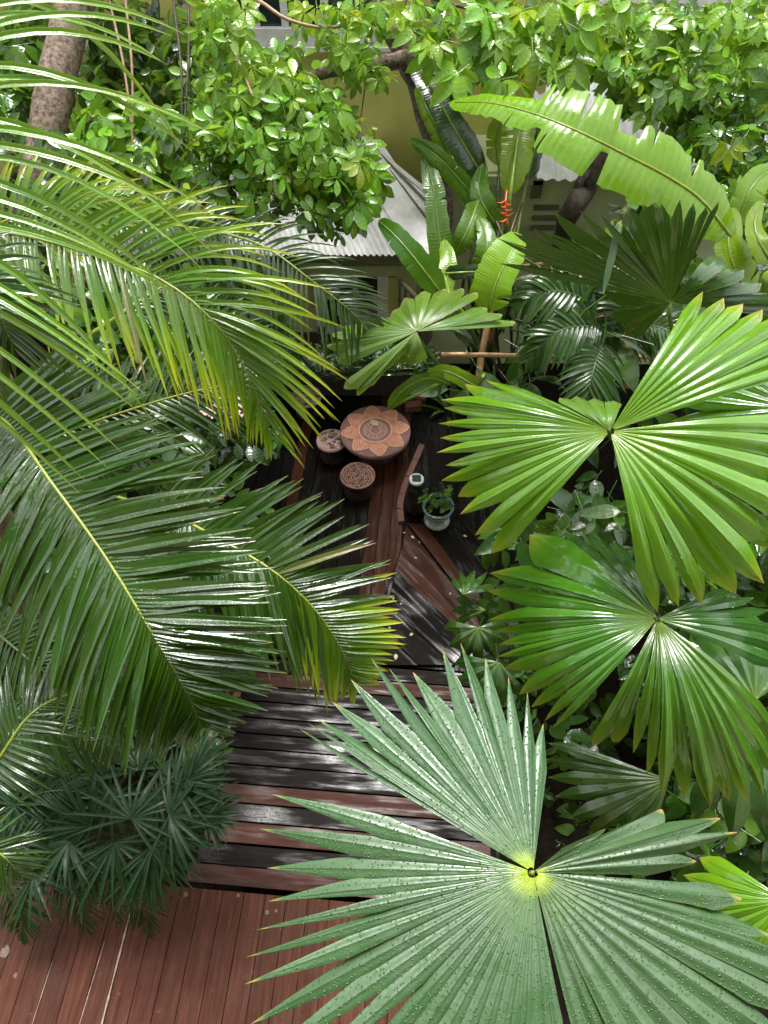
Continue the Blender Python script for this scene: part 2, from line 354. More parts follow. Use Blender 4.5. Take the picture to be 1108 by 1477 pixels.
DA = rad(4.57)
EF = Vector((math.sin(DA), math.cos(DA), 0)); ER = Vector((math.cos(DA), -math.sin(DA), 0))
def D(r, f, z): return ER*r + EF*f + Vector((0, 0, z))
def board(name, mat, parent, p00, p10, p11, p01, th, along=None):
    """four top corners (anticlockwise), mesh in its own frame so that the grain follows the board"""
    c = (p00+p10+p11+p01)/4
    d = ((p01+p11)-(p00+p10)); d2 = ((p10+p11)-(p00+p01))
    ax = d if d.length > d2.length else d2
    if along is not None: ax = along
    ang = math.atan2(ax.y, ax.x) - math.pi/2
    Mi = Matrix.Rotation(-ang, 3, 'Z')
    m = MB(); q = [Mi @ (p-c) for p in (p00, p10, p11, p01)]
    e = 0.006                                              # small eased edge
    cen = Vector((0, 0, 0)); inn = [p + (cen-p).normalized()*e*1.5 for p in q]
    t = [m.vert(p) for p in inn]; s_ = [m.vert(p - Vector((0, 0, e))) for p in q]; b = [m.vert(p - Vector((0, 0, th))) for p in q]
    m.face(*t); m.face(*reversed(b))
    for i in range(4):
        j = (i+1) % 4; m.face(t[i], s_[i], s_[j], t[j]); m.face(s_[i], b[i], b[j], s_[j])
    o = bpy.data.objects.new(name, m.mesh(name, G[mat]))
    place(o, c, parent); o.rotation_euler = (0, 0, ang)
    return o

# upper deck: painted boards running away from the house
z0 = 0.0
edge_f = PZ(340, 1286, z0).dot(EF)
deck = bpy.data.objects.new('upper_deck', None); place(deck, D(0, 0, z0-0.1)); struct(deck)
seam = PZ(285.3, 1476.6, z0).dot(ER); bw = (PZ(387.6, 1476.6, z0).dot(ER) - seam)/3
for k in range(-13, 10):
    r0 = seam + k*bw; g = 0.0022
    dz = R.uniform(-0.002, 0.002)
    board('deck_board', 'deck_red', deck, D(r0+g, -1.6, z0+dz), D(r0+bw-g, -1.6, z0+dz), D(r0+bw-g, edge_f, z0+dz), D(r0+g, edge_f, z0+dz), 0.03)
mb = MB(); mb.box(D((seam - 13*bw + seam + 10*bw)/2, (edge_f-1.6)/2, z0-0.066), ER*11.4*bw, EF*(edge_f+1.55)/2, Vector((0, 0, 0.034)))
mb.build('deck_joist', 'wet_dark', deck)
# worn pale strips along two seams
for (ua, va, ub, vb, w, n) in ((189, 1312, 147, 1476, 0.013, 26), (151, 1358, 115, 1476, 0.005, 18), (75, 1388, 47, 1476, 0.004, 14)):
    a, b = PZ(ua, va, z0+0.006), PZ(ub, vb, z0+0.006); b = b + (b-a)*0.6; mb = MB(); L = []; Rr = []
    for i in range(n+1):
        t = i/n; c = lerp(a, b, t); ww = w*(0.45+R.random()) * (0.5 if i in (0, n) else 1)
        L.append(mb.vert(c - ER*ww*0.5)); Rr.append(mb.vert(c + ER*ww*0.5))
    for i in range(n): mb.face(L[i], L[i+1], Rr[i+1], Rr[i])
    mb.build('worn_seam', 'worn', deck)
for (u, v, s) in ((8, 1372, 0.04), (22, 1407, 0.018), (386, 1316, 0.018), (398, 1314, 0.014), (268, 1290, 0.02), (344, 1292, 0.016)):
    c = PZ(u, v, z0+0.006); mb = MB(); n = 11
    mb.face(*[mb.vert(c + (ER*math.cos(2*math.pi*i/n) + EF*math.sin(2*math.pi*i/n))*s*R.uniform(0.65, 1.1)) for i in range(n)])
    mb.build('paint_chip', 'chip', deck)

# steps and landing: cross planks
steps = bpy.data.objects.new('garden_steps', None); place(steps, D(0, 1, -0.5)); struct(steps)
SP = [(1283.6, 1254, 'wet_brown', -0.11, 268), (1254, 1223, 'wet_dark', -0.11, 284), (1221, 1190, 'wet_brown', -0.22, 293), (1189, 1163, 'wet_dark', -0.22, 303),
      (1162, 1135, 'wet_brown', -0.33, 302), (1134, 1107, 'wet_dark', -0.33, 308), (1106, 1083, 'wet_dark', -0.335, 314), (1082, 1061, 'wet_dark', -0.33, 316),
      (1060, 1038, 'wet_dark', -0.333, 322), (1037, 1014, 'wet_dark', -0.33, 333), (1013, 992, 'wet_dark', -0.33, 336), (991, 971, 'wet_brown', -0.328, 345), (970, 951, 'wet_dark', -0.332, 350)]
for ya, yb, m, z, xl in SP:
    fa, fb = PZ(400, ya, z).dot(EF), PZ(400, yb, z).dot(EF); rl = PZ(xl, (ya+yb)/2, z).dot(ER); g = 0.004
    if z > -0.3: fb += 0.0
    board('step_plank', m, steps, D(rl, fa+g, z), D(rl+2.3, fa+g, z), D(rl+2.3, fb-g, z), D(rl, fb-g, z), 0.045)
for z, va, vb in ((-0.11, 1283, 1224), (-0.22, 1220, 1164), (-0.33, 1161, 953)):
    fa, fb = PZ(400, va, z).dot(EF), PZ(400, vb, z).dot(EF)
    mb = MB(); mb.box(D(PZ(330, va, z).dot(ER)+1.1, (fa+fb)/2, z-0.05-0.15), ER*1.05, EF*((fb-fa)/2-0.02), Vector((0, 0, 0.15))); mb.build('step_frame', 'low_dark', steps)

# lower deck: mitred boards
ZL = -0.56
low = bpy.data.objects.new('lower_deck', None); place(low, PZ(520, 800, ZL-0.1)); struct(low)
fb0 = PZ(520, 951, ZL).dot(EF) - 0.05
ma, mc = PZ(582, 783, ZL), PZ(521, 955, ZL)                # the mitre line
md = (ma-mc).normalized()
def mitre_r(f):
    t = (f - mc.dot(EF))/md.dot(EF); return (mc + md*t).dot(ER)
f_top = ma.dot(EF) + 0.25; bwl = 0.135
ftab = PZ(540, 560, ZL).dot(EF)
r_edge = mitre_r(f_top)
k = 0; r = mitre_r(fb0) - 0.008
boards_r = []
r1 = PZ(600, 740, ZL).dot(ER); 
while r1 > -2.3:
    boards_r.append((r1-bwl, r1)); r1 -= bwl
for a, b in boards_r:
    # near end of each board follows the mitre when it lies right of it
    def near(rr):
        rm0, rm1 = mitre_r(fb0), mitre_r(f_top)
        if rr <= rm0: return fb0
        return fb0 + (rr-rm0)/(rm1-rm0)*(f_top-fb0)
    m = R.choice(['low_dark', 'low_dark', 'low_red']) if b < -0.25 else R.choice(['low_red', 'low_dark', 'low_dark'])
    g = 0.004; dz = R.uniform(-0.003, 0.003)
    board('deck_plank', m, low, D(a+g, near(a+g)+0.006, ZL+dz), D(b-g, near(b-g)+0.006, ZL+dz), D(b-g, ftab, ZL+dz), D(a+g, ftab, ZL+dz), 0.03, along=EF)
# diagonal boards to the right of the mitre: seams read off the picture
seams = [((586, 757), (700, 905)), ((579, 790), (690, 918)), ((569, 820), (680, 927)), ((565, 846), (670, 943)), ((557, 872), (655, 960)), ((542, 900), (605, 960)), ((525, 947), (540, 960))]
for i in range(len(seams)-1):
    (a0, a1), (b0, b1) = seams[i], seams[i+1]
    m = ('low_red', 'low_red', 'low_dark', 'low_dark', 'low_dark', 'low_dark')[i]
    q = [PZ(*b0, ZL), PZ(*b1, ZL), PZ(*a1, ZL), PZ(*a0, ZL)]
    cen = sum(q, Vector())/4; q = [p + (cen-p).normalized()*0.005 for p in q]
    board('deck_plank', m, low, q[0], q[1], q[2], q[3], 0.03, along=q[1]-q[0])
q = [PZ(584, 752, ZL+0.004), PZ(586, 757, ZL+0.004), PZ(700, 905, ZL+0.004), PZ(712, 870, ZL+0.004), PZ(620, 752, ZL+0.004), PZ(604, 742, ZL+0.004)]
board('deck_plank', 'low_red', low, PZ(588, 754, ZL), PZ(692, 888, ZL), PZ(706, 880, ZL), PZ(612, 756, ZL), 0.03)
mb = MB(); mb.prism([D(-2.4, fb0+0.02, ZL-0.035), D(1.1, fb0+0.02, ZL-0.035), D(1.1, ftab-0.02, ZL-0.035), D(-2.4, ftab-0.02, ZL-0.035)], 0.08); mb.build('deck_joist', 'low_dark', low)
# dark boards right of the diagonal ones (raised planter rim)
for i in range(3):
    a = 640+i*34
    board('deck_plank', 'low_dark', low, PZ(a-14, 758+i*3, ZL-0.03), PZ(a+60, 862+i*6, ZL-0.03), PZ(a+92, 858+i*6, ZL-0.03), PZ(a+18, 757+i*3, ZL-0.03), 0.03)

# brick edging left of the steps and the curved kerb by the bollard
kerb = thing('brick_edging', 'weathered red brick edging along the left end of the dark steps', 'edging', PZ(320, 1060, -0.45))
for i in range(9):
    t = i/8; c = PZ(lerp(303, 350, t), lerp(1125, 985, t), -0.36); a = DA + R.uniform(-0.12, 0.12)
    x = Vector((math.cos(-a), math.sin(-a), 0)); y = Vector((-x.y, x.x, 0))
    mb = MB(); mb.box(c + x*R.uniform(-0.02, 0.02) - x*0.06, x*0.095, y*0.046, Vector((0, 0, 0.06+R.uniform(0, 0.02)))); mb.build('brick', 'brick', kerb)
kerb = thing('curved_edging', 'curved terracotta brick kerb beside the black solar bollard', 'edging', PZ(585, 700, ZL))
arc = spline([PZ(u, v, ZL+0.05) for u, v in ((609, 640), (597, 668), (584, 700), (577, 728), (579, 752))], 40)
for i in range(5):
    a, b, c2 = arc[i*8], arc[i*8+4], arc[i*8+8]; mb = MB(); poly = []
    for p, q in ((a, b), (b, c2), (c2, c2+(c2-b))):
        d = (q-p).normalized(); s_ = Vector((-d.y, d.x, 0)); poly.append((p, s_))
    tp = [p + s_*0.035 for p, s_ in poly] + [p - s_*0.035 for p, s_ in reversed(poly)]
    cen = sum(tp, Vector())/6; tp = [p + (cen-p)*0.04 for p in tp]
    mb.prism(list(reversed(tp)), 0.06); mb.build('brick', 'brick', kerb)
for i, (u, v) in enumerate(((578, 588), (592, 592), (585, 603))):
    c = PZ(u, v, ZL+0.06); mb = MB(); a = R.uniform(-0.2, 0.2); x = Vector((math.cos(a), math.sin(a), 0)); y = Vector((-x.y, x.x, 0))
    mb.box(c + Vector((0.1, 0.2, 0)), x*0.10, y*0.05, Vector((0, 0, 0.05)))
    tag(mb.build('loose_brick', 'brick'), 'loose red brick lying behind the round carved table', 'brick', 'loose bricks behind the table')

# ================================================================== BUILDINGS
def corrugated(poly_fn, nu, nv, amp, mat, name, parent, waves):
    mb = MB()
    for j in range(nv+1):
        for i in range(nu+1):
            p, n = poly_fn(i/nu, j/nv); mb.vert(p + n*amp*math.sin(i/nu*waves*2*math.pi), (i/nu, j/nv))
    for j in range(nv):
        for i in range(nu): k = j*(nu+1)+i; mb.face(k, k+1, k+nu+2, k+nu+1)
    return mb.build(name, mat, parent, smooth=True)
def wbox(parent, name, mat, x0, x1, z0_, z1, y0, y1):
    mb = MB(); mb.box(((x0+x1)/2, (y0+y1)/2, (z0_+z1)/2), ((x1-x0)/2, 0, 0), (0, (y1-y0)/2, 0), (0, 0, (z1-z0_)/2)); return mb.build(name, mat, parent)
# main house: yellow wall, upper window with white frame
YW = 8.4
house = thing('house', 'yellow rendered house with white framed upper window and white metal porch roof', 'house', (0, YW, soil_z))
wbox(house, 'wall', 'wall_yellow', -9, 1.75, -1.0, 7.0, YW, YW+0.25)
zt = lambda v, u=420: PY(u, v, YW).z
xt = lambda u, v=40: PY(u, v, YW).x
win = wbox(house, 'window', 'glass', xt(300), xt(560), zt(38), 5.6, YW-0.035, YW-0.004)
for u in (310, 372, 413, 470, 505, 552): wbox(house, 'window_mullion', 'white_paint', xt(u)-0.035, xt(u)+0.035, zt(38)+0.002, 5.6, YW-0.075, YW-0.038)
wbox(house, 'window_sill', 'white_paint', xt(290), xt(570), zt(60), zt(36), YW-0.10, YW-0.005)
wbox(house, 'window_apron', 'white_paint', xt(285), xt(575), zt(67), zt(61), YW-0.14, YW-0.006)
# porch: hipped corrugated roof
YE = 6.5
ea, eb = PY(330, 352, YE), PY(628, 384, YE); ez = (ea.z+eb.z)/2
rt = PY(522, 205, YW-0.02); ridge_z = rt.z
EL, ERt = Vector((ea.x-1.6, YE, ez)), Vector((eb.x, YE, ez))
RL, RR = Vector((ea.x-1.6, YW-0.01, ridge_z)), Vector((rt.x+0.02, YW-0.01, ridge_z))
def roof1(u, v):
    a = lerp(EL, ERt, u); b = lerp(RL, RR, u); return lerp(a, b, v), (RL-EL).cross(Vector((-1, 0, 0))).normalized()*1.0
o = corrugated(roof1, 480, 3, 0.013, 'roof_white', 'roof_sheet', house, 60)
BK = Vector((ERt.x+0.05, YE+0.75, ez+0.12))
def roof2(u, v): return lerp(lerp(ERt, BK, u), RR, v*0.999), Vector((0.7, 0, 0.7))
corrugated(roof2, 120, 3, 0.016, 'roof_white', 'roof_sheet', house, 14)
mb = MB(); hd = (RR-ERt); pth = [lerp(ERt, RR, t) + Vector((0, 0, 0.03)) for t in (0, 0.33, 0.66, 1)]
pth = [p + Vector((0, 0, 0.035)) for p in pth]
for a, b in zip(pth, pth[1:]):
    for sx in (-1, 1):
        w = Vector((0.20*sx, -0.10*(sx < 0), -0.06)); mb.quad(a, a+w, b+w, b)
mb.build('hip_cap', 'roof_white', house)
for k in (0.35, 0.72):
    a, b = lerp(ERt, BK, k), RR; mb = MB(); mb.tube([a+Vector((0.02, 0, 0.03)), lerp(a, b, 0.93)+Vector((0.02, 0, 0.03))], 0.014, 5); mb.build('roof_batten', 'fascia', house)
mb = MB(); mb.tube([BK+Vector((0.01, 0, 0.01)), RR+Vector((0.01, 0, 0.01))], 0.03, 6); mb.build('verge_trim', 'white_paint', house)
mb = MB(); mb.box(((EL.x+ERt.x)/2, YE+0.07, ez-0.075), ((ERt.x-EL.x)/2-0.05, 0, 0), (0, 0.02, 0), (0, 0, 0.05)); mb.build('fascia', 'fascia', house)
YP = YE+0.32
px = lambda u, v=430: PY(u, v, YP).x
pz = lambda v, u=500: PY(u, v, YP).z
wbox(house, 'porch_wall', 'wall_green', EL.x, px(600), soil_z-0.1, ez+0.02, YP, YP+0.12)
wbox(house, 'wall_foot_dark', 'bark_dark', EL.x, px(600)+0.01, soil_z-0.1, pz(479), YP-0.004, YP+0.1)  # dark slab added to darken the wall foot behind the ferns
wbox(house, 'wall_beam', 'wall_green', px(480), px(605), pz(394), pz(380), YP-0.05, YP-0.003)
for (u0, u1, v0, v1) in ((468, 500, 428, 466), (490, 510, 400, 450), (517, 545, 400, 450)):
    w = wbox(house, 'window', 'glass', px(u0), px(u1), pz(v1), pz(v0), YP-0.03, YP-0.004)
for (u0, u1, v0, v1) in ((454, 468, 405, 475), (467, 545, 423, 427), (510, 517, 396, 452), (545, 560, 394, 470), (486, 490, 396, 450), (455, 560, 466, 476)):
    wbox(house, 'window_frame', 'white_paint', px(u0), px(u1), pz(v1), pz(v0), YP-0.065, YP-0.032)
wbox(house, 'wall_panel', 'wall_yellow', px(558), px(572), pz(462), pz(398), YP-0.03, YP-0.004)
mb = MB(); a, b = PY(577, 405, YP-0.3), PY(612, 440, YP-0.9); mb.tube([a, b], 0.025); mb.tube([a-Vector((0, 0, 0.25)), b-Vector((0, 0, 0.25))], 0.025)
for t in (0, 0.25, 0.5, 0.75, 1): p = lerp(a, b, t); mb.tube([p, p-Vector((0, 0, 0.6))], 0.014)
mb.build('stair_rail', 'fascia', house)
# shed at the right: pale green wall, white corrugated roof
YS = 7.6
sx0, sx1 = PY(735, 260, YS).x, PY(905, 260, YS).x
shed = thing('garden_shed', 'pale green shed with white corrugated roof behind the leaning trunk', 'shed', (lerp(sx0, sx1, .5), YS, soil_z))
sz = PY(800, 243, YS).z
wbox(shed, 'wall', 'wall_green', sx0-0.9, sx1+1.6, soil_z-0.1, sz-0.03, YS, YS+0.9)
wbox(shed, 'wall_beam', 'wall_green', sx0-0.9, sx1+1.6, sz-0.16, sz-0.06, YS-0.05, YS-0.003)
SA, SB = Vector((sx0+0.25, YS-0.22, sz)), Vector((sx1+1.8, YS-0.22, sz-0.1)); SUPv = Vector((0, 2.4, 1.0))
corrugated(lambda u, v: (lerp(SA, SB, u)+SUPv*v, Vector((0, -.35, .9))), 160, 2, 0.02, 'roof_white', 'roof_sheet', shed, 22)
wbox(shed, 'meter_box', 'fascia', PY(767, 270, YS).x, PY(781, 270, YS).x, PY(770, 283, YS).z, PY(770, 257, YS).z, YS-0.05, YS-0.003)
for v in (298, 313, 327): wbox(shed, 'vent_slat', 'fascia', PY(768, 310, YS).x, PY(803, 310, YS).x, PY(780, v+3, YS).z, PY(780, v-3, YS).z, YS-0.04, YS-0.003)
nb = thing('neighbour_house', 'pale wall of a neighbouring house glimpsed through the creeper leaves', 'house', (4, 9.4, soil_z))
wbox(nb, 'wall', 'white_paint', 1.8, 9, -1, 7, 9.4, 9.6)
mb = MB(); mb.box((5, 9.1, 7.05), (3.5, 0, 0), (0, 0.6, 0), (0, 0, 0.06)); mb.build('roof', 'roof_white', nb)

# the balcony house the deck belongs to (the photograph is taken from its balcony)
own = thing('balcony_house', 'house with overhanging roof and balcony above the red deck', 'house', (0, -1.9, soil_z))
wbox(own, 'wall', 'wall_green', -7, 7, soil_z-0.1, 8.6, -2.1, -1.9)
wbox(own, 'balcony_slab', 'white_paint', -3, 3, 4.2, 4.36, -1.895, -0.25)
mb = MB(); mb.box((0, -0.9, 8.9), (7.5, 0, 0), (0, 1.35, -0.25), (0, 0, 0.06)); mb.build('roof', 'roof_white', own)
# ================================================================== PLANT GENERATORS
def fan_wedge(parent, mat, hub, nrm, tips, notch=0.62, pleat=0.22, droop=0.05, r0=0.02, jitter=0.03, blunt=0.0, ns=11, name='blade', arch=0.0, taper=2.0):
    """one wedge of a fan leaf; tips = [(u,v)] read from the picture, laid on the leaf plane through hub with normal nrm"""
    T = []
    for (u, v) in tips:
        p = PN(u, v, hub, nrm); k = droop*R.uniform(0.7, 1.3)
        T.append((p, C + (p-C)*(1+k)))
    vec = [a-hub for a, b in T]; n = len(T)
    def bound(i):
        if i == 0: return vec[0]*1.5 - vec[1]*0.5 if n > 1 else vec[0]
        if i == n: return vec[-1]*1.5 - vec[-2]*0.5 if n > 1 else vec[0]
        return (vec[i-1]+vec[i])*0.5
    nr = []
    for i in range(n+1):
        q = min(0.97, notch + R.uniform(-0.10, 0.09)); nr.append(q)
    mb = MB()
    for i in range(n):
        mid = vec[i]; L, Rr = bound(i), bound(i+1); drop = T[i][1]-T[i][0]
        w_here = (Rr-L).length
        st = [r0 + (1-r0)*((k/ns)**0.9) for k in range(ns+1)]
        tipdev = nrm*R.uniform(-1, 1)*0.045*mid.length
        if R.random() < 0.18: drop = drop + (T[i][0]-C).normalized()*0.09*mid.length      # a bent finger
        side_dev = (Rr-L)*R.uniform(-0.16, 0.16)
        for side, B, nt_ in ((0, L, nr[i]), (1, Rr, nr[i+1])):
            ca, cb = [], []
            for t in st:
                sag = drop*(t**3.0) + tipdev*(t**3) + side_dev*max(0.0, t-0.75)*2 + nrm*(arch*mid.length*math.sin(math.pi*min(1, t))) 
                c = hub + mid*t + sag
                if t <= nt_: e = hub + B*t + sag; full = 1.0
                else:
                    s = (t-nt_)/(1-nt_); full = max(0.0, (1-s**taper))**0.95*(1-blunt) + blunt*(1.0 if s < 0.97 else 0.8)
                    e = c + (B-mid)*nt_*full*(1+0.15*(1-s))
                wd = (e-c).length
                c2 = c + nrm*pleat*wd
                e2 = e - nrm*pleat*wd
                ca.append(mb.vert(c2, (i+0.5, t))); cb.append(mb.vert(e2, (i+(0.01 if side == 0 else 0.99), t)))
            for k in range(ns):
                if side == 0: mb.face(cb[k], ca[k], ca[k+1], cb[k+1])
                else: mb.face(ca[k], cb[k], cb[k+1], ca[k+1])
    return mb.build(name, mat, parent, pivot=hub, smooth=True)
def fan_leaf(palm, mat, hub_px, d, nrm, wedges, petiole_to=None, pet_r=0.012, pet_mat='petiole', pet_bend=None, **kw):
    hub = P(*hub_px, d); nrm = Vector(nrm).normalized()
    mb = MB()
    base = petiole_to if petiole_to is not None else WL[palm.name]
    mid = pet_bend if pet_bend is not None else lerp(hub, base, 0.5) + Vector((0, 0, 0.15))
    pts = spline([hub - nrm*0.01, hub - nrm*0.06 + (mid-hub)*0.08, mid, base], 14)
    mb.tube(pts, [lerp(pet_r*0.8, pet_r*1.7, i/14) for i in range(15)], 6)
    lf = mb.build('leaf', pet_mat, palm, pivot=hub, smooth=True)
    for w in wedges:
        k = dict(kw); m2 = mat
        if isinstance(w, dict): k.update({a: b for a, b in w.items() if a not in ('tips', 'n', 'mat')}); m2 = w.get('mat', mat); tips = w['tips']; tips = polyline(tips, w['n']) if 'n' in w else tips
        else: tips = w
        fan_wedge(lf, m2, hub, nrm, tips, **k)
    return lf
def leaflet_mesh(base, d0, side, grav, L, w, up, ns=8, twist=0.0, curl=0.0):
    """narrow folded leaflet that leaves base along d0 and bends under gravity"""
    mb = MB(); pts = []
    for k in range(ns+1):
        t = k/ns; p = base + d0*(L*t*(1-0.15*grav*t)) + Vector((0, 0, -1))*(L*grav*t*t*0.75) + side*(curl*L*t*t); pts.append(p)
    lc, rc, cl, cr = [], [], [], []
    for k, p in enumerate(pts):
        t = k/ns; tg = (pts[min(k+1, ns)]-pts[max(k-1, 0)]).normalized()
        s = tg.cross(up)
        if s.length < 0.05: s = side.copy()
        s.normalize(); nn = s.cross(tg).normalized()
        a = twist*t; s = s*math.cos(a) + nn*math.sin(a); nn = s.cross(tg)
        ww = w*min(1.0, 0.35 + t*3.2)*max(0.02, (1-t**2.6))**0.8
        cl.append(mb.vert(p + nn*ww*0.0, (0.5, t))); lc.append(mb.vert(p - s*ww*0.5 + nn*ww*0.16, (0, t)))
        cr.append(mb.vert(p + nn*ww*0.0, (0.5, t))); rc.append(mb.vert(p + s*ww*0.5 + nn*ww*0.16, (1, t)))
    for k in range(ns):
        mb.face(lc[k], cl[k], cl[k+1], lc[k+1]); mb.face(cr[k], rc[k], rc[k+1], cr[k+1])
    return mb
def frond(palm, mat, pts, n, L, w=0.032, nrm=None, ang=(70, 28), grav=(0.35, 0.35), sides=(1, 1), rach_mat='petiole_yellow', r=(0.010, 0.003), t0=0.05, lift=(0.1, 0.1), prof=None, lscale=(1, 1), mat2=None, mat2_from=2.0, parts=True, jit=0.06, angs=None, tw=0.0, name='frond', curl=0.0):
    pw = [P(*p) for p in pts]; sp = spline(pw, 90)
    mb = MB(); mb.tube(sp[::5], [lerp(r[0], r[1], i/18) for i in range(19)], 6)
    rc = mb.build(name, rach_mat, palm, pivot=sp[0], smooth=True)
    up0 = Vector(nrm).normalized() if nrm is not None else Vector((0, -0.5, 0.85)).normalized()
    joined = MB()
    for i in range(n):
        t = t0 + (1-t0)*(i+0.5)/n
        x = t*89.99; k = int(x); b = lerp(sp[k], sp[k+1], x-k)
        tg = (sp[min(90, k+2)]-sp[max(0, k-1)]).normalized()
        S = tg.cross(up0).normalized(); NN = S.cross(tg)
        lp = (prof(t) if prof else max(0.28, math.sin(math.pi*min(1, 0.16+0.84*t)**0.9)**0.6))
        for si, sd in ((0, -1), (1, 1)):
            if not sides[si]: continue
            if parts is True and R.random() < 0.03: continue
            ag = angs[si] if angs else ang
            a = rad(lerp(ag[0], ag[1], t) + R.gauss(0, 4.0))
            d0 = (tg*math.cos(a) + S*sd*math.sin(a) + NN*(lift[si]+R.uniform(-jit, jit))).normalized()
            LL = L*lp*lscale[si]*R.uniform(0.86, 1.06)
            m = mat2 if (mat2 and t > mat2_from + R.uniform(-.08, .08)) else mat
            if R.random() < 0.006: m = 'dry_leaflet'
            lm = leaflet_mesh(b, d0, S*sd, grav[si]*R.uniform(0.7, 1.35)*(1.8 if R.random() < 0.05 else 1), LL, w*(0.55+0.45*lp)*R.uniform(0.85, 1.1), up0, twist=tw*sd + R.gauss(0, 0.35), curl=curl)
            if parts: lm.build('leaflet', m, rc, pivot=b, smooth=True)
            else:
                o = len(joined.v); joined.v += lm.v; joined.uv += lm.uv; joined.f += [tuple(q+o for q in fc) for fc in lm.f]
    if not parts: joined.build('leaflets', mat, rc, pivot=sp[0], smooth=True, kind='stuff')
    return rc
# shared leaf meshes (unit size, lying in XY, leaf pointing +Y)
def blade_into(mb, M, L, w, fold=0.12, bend=0.15, shape='ovate', nst=6):
    lc, cc, rc = [], [], []
    for k in range(nst+1):
        t = k/nst
        if shape == 'ovate': ww = w*(math.sin(math.pi*min(1, t**0.8))**0.85 if 0 < t < 1 else 0)
        elif shape == 'obovate': ww = w*(math.sin(math.pi*t**1.3)**0.8 if 0 < t < 1 else 0)
        elif shape == 'strap': ww = w*(min(1, 0.35+t*3)*max(0.0, 1-t**3)**0.8)
        else: ww = w*(math.sin(math.pi*t**0.55)**0.8 if 0 < t < 1 else 0)   # heart
        z = -bend*L*t*t
        lc.append(mb.vert(M @ Vector((-ww*0.5, L*t, z+fold*ww)), (0, t))); cc.append(mb.vert(M @ Vector((0, L*t, z)), (0.5, t))); rc.append(mb.vert(M @ Vector((ww*0.5, L*t, z+fold*ww)), (1, t)))
    for k in range(nst):
        mb.face(lc[k], cc[k], cc[k+1], lc[k+1]); mb.face(cc[k], rc[k], rc[k+1], cc[k+1])
def palmate(nl, spread, shape, wr, droop, seed):
    r_ = random.Random(seed); mb = MB()
    for i in range(nl):
        a = lerp(-spread, spread, i/(nl-1)) + r_.uniform(-8, 8) if nl > 1 else 0
        ln = (1.0 - 0.35*abs(i/(nl-1)*2-1) if nl > 1 else 1.0)*r_.uniform(0.85, 1.1)
        M = Matrix.Rotation(rad(a), 4, 'Z') @ Matrix.Translation((0, 0.10, 0)) @ Matrix.Rotation(rad(-r_.uniform(0, droop)), 4, 'X') @ Matrix.Rotation(rad(r_.uniform(-18, 18)), 4, 'Y')
        blade_into(mb, M, ln, wr*ln, r_.uniform(0.08, 0.2), r_.uniform(0.05, 0.3), shape)
    mb.tube([(0, -0.45, -0.12), (0, 0, 0), (0, 0.1, 0)], 0.018, 4, False)
    return mb
def sprig(n, shape, wr, seed):
    r_ = random.Random(seed); mb = MB()
    for i in range(n):
        y = -0.6 + 1.2*i/n; a = (55 if i % 2 else -55) + r_.uniform(-20, 20)
        M = Matrix.Translation((0, y, 0)) @ Matrix.Rotation(rad(a), 4, 'Z') @ Matrix.Rotation(rad(-r_.uniform(-10, 30)), 4, 'X') @ Matrix.Rotation(rad(r_.uniform(-20, 20)), 4, 'Y')
        ln = r_.uniform(0.6, 0.95); blade_into(mb, M, ln, wr*ln, r_.uniform(0.08, 0.2), r_.uniform(0.05, 0.35), shape)
    mb.tube([(0, -0.8, -0.05), (0, 0, 0), (0, 0.6, -0.08)], [0.022, 0.018, 0.008], 4, False)
    return mb
def single(shape, wr, seed):
    mb = MB(); r_ = random.Random(seed); blade_into(mb, Matrix.Identity(4), 1.0, wr, r_.uniform(.06, .2), r_.uniform(.1, .4), shape, 7); mb.tube([(0, -0.5, -0.1), (0, 0, 0)], 0.02, 4, False); return mb
LEAF = {
 'palm5': [palmate(5, 85, 'ovate', 0.46, 25, s) for s in range(4)],
 'palm5b': [palmate(5, 100, 'obovate', 0.44, 30, s+20) for s in range(4)],
 'palm3': [palmate(3, 55, 'ovate', 0.55, 25, s+40) for s in range(3)],
 'sprig': [sprig(6, 'ovate', 0.55, s+60) for s in range(4)],
 'heart': [single('heart', 0.85, s+80) for s in range(3)],
 'strap': [single('strap', 0.12, s+90) for s in range(3)],
 'ovate': [single('ovate', 0.42, s+95) for s in range(3)],
}
MESH = {}
def leaf_mesh(kind, i, mat):
    k = (kind, i, mat)
    if k not in MESH: MESH[k] = LEAF[kind][i].mesh('leaf_'+kind, G[mat], smooth=True)
    return MESH[k]
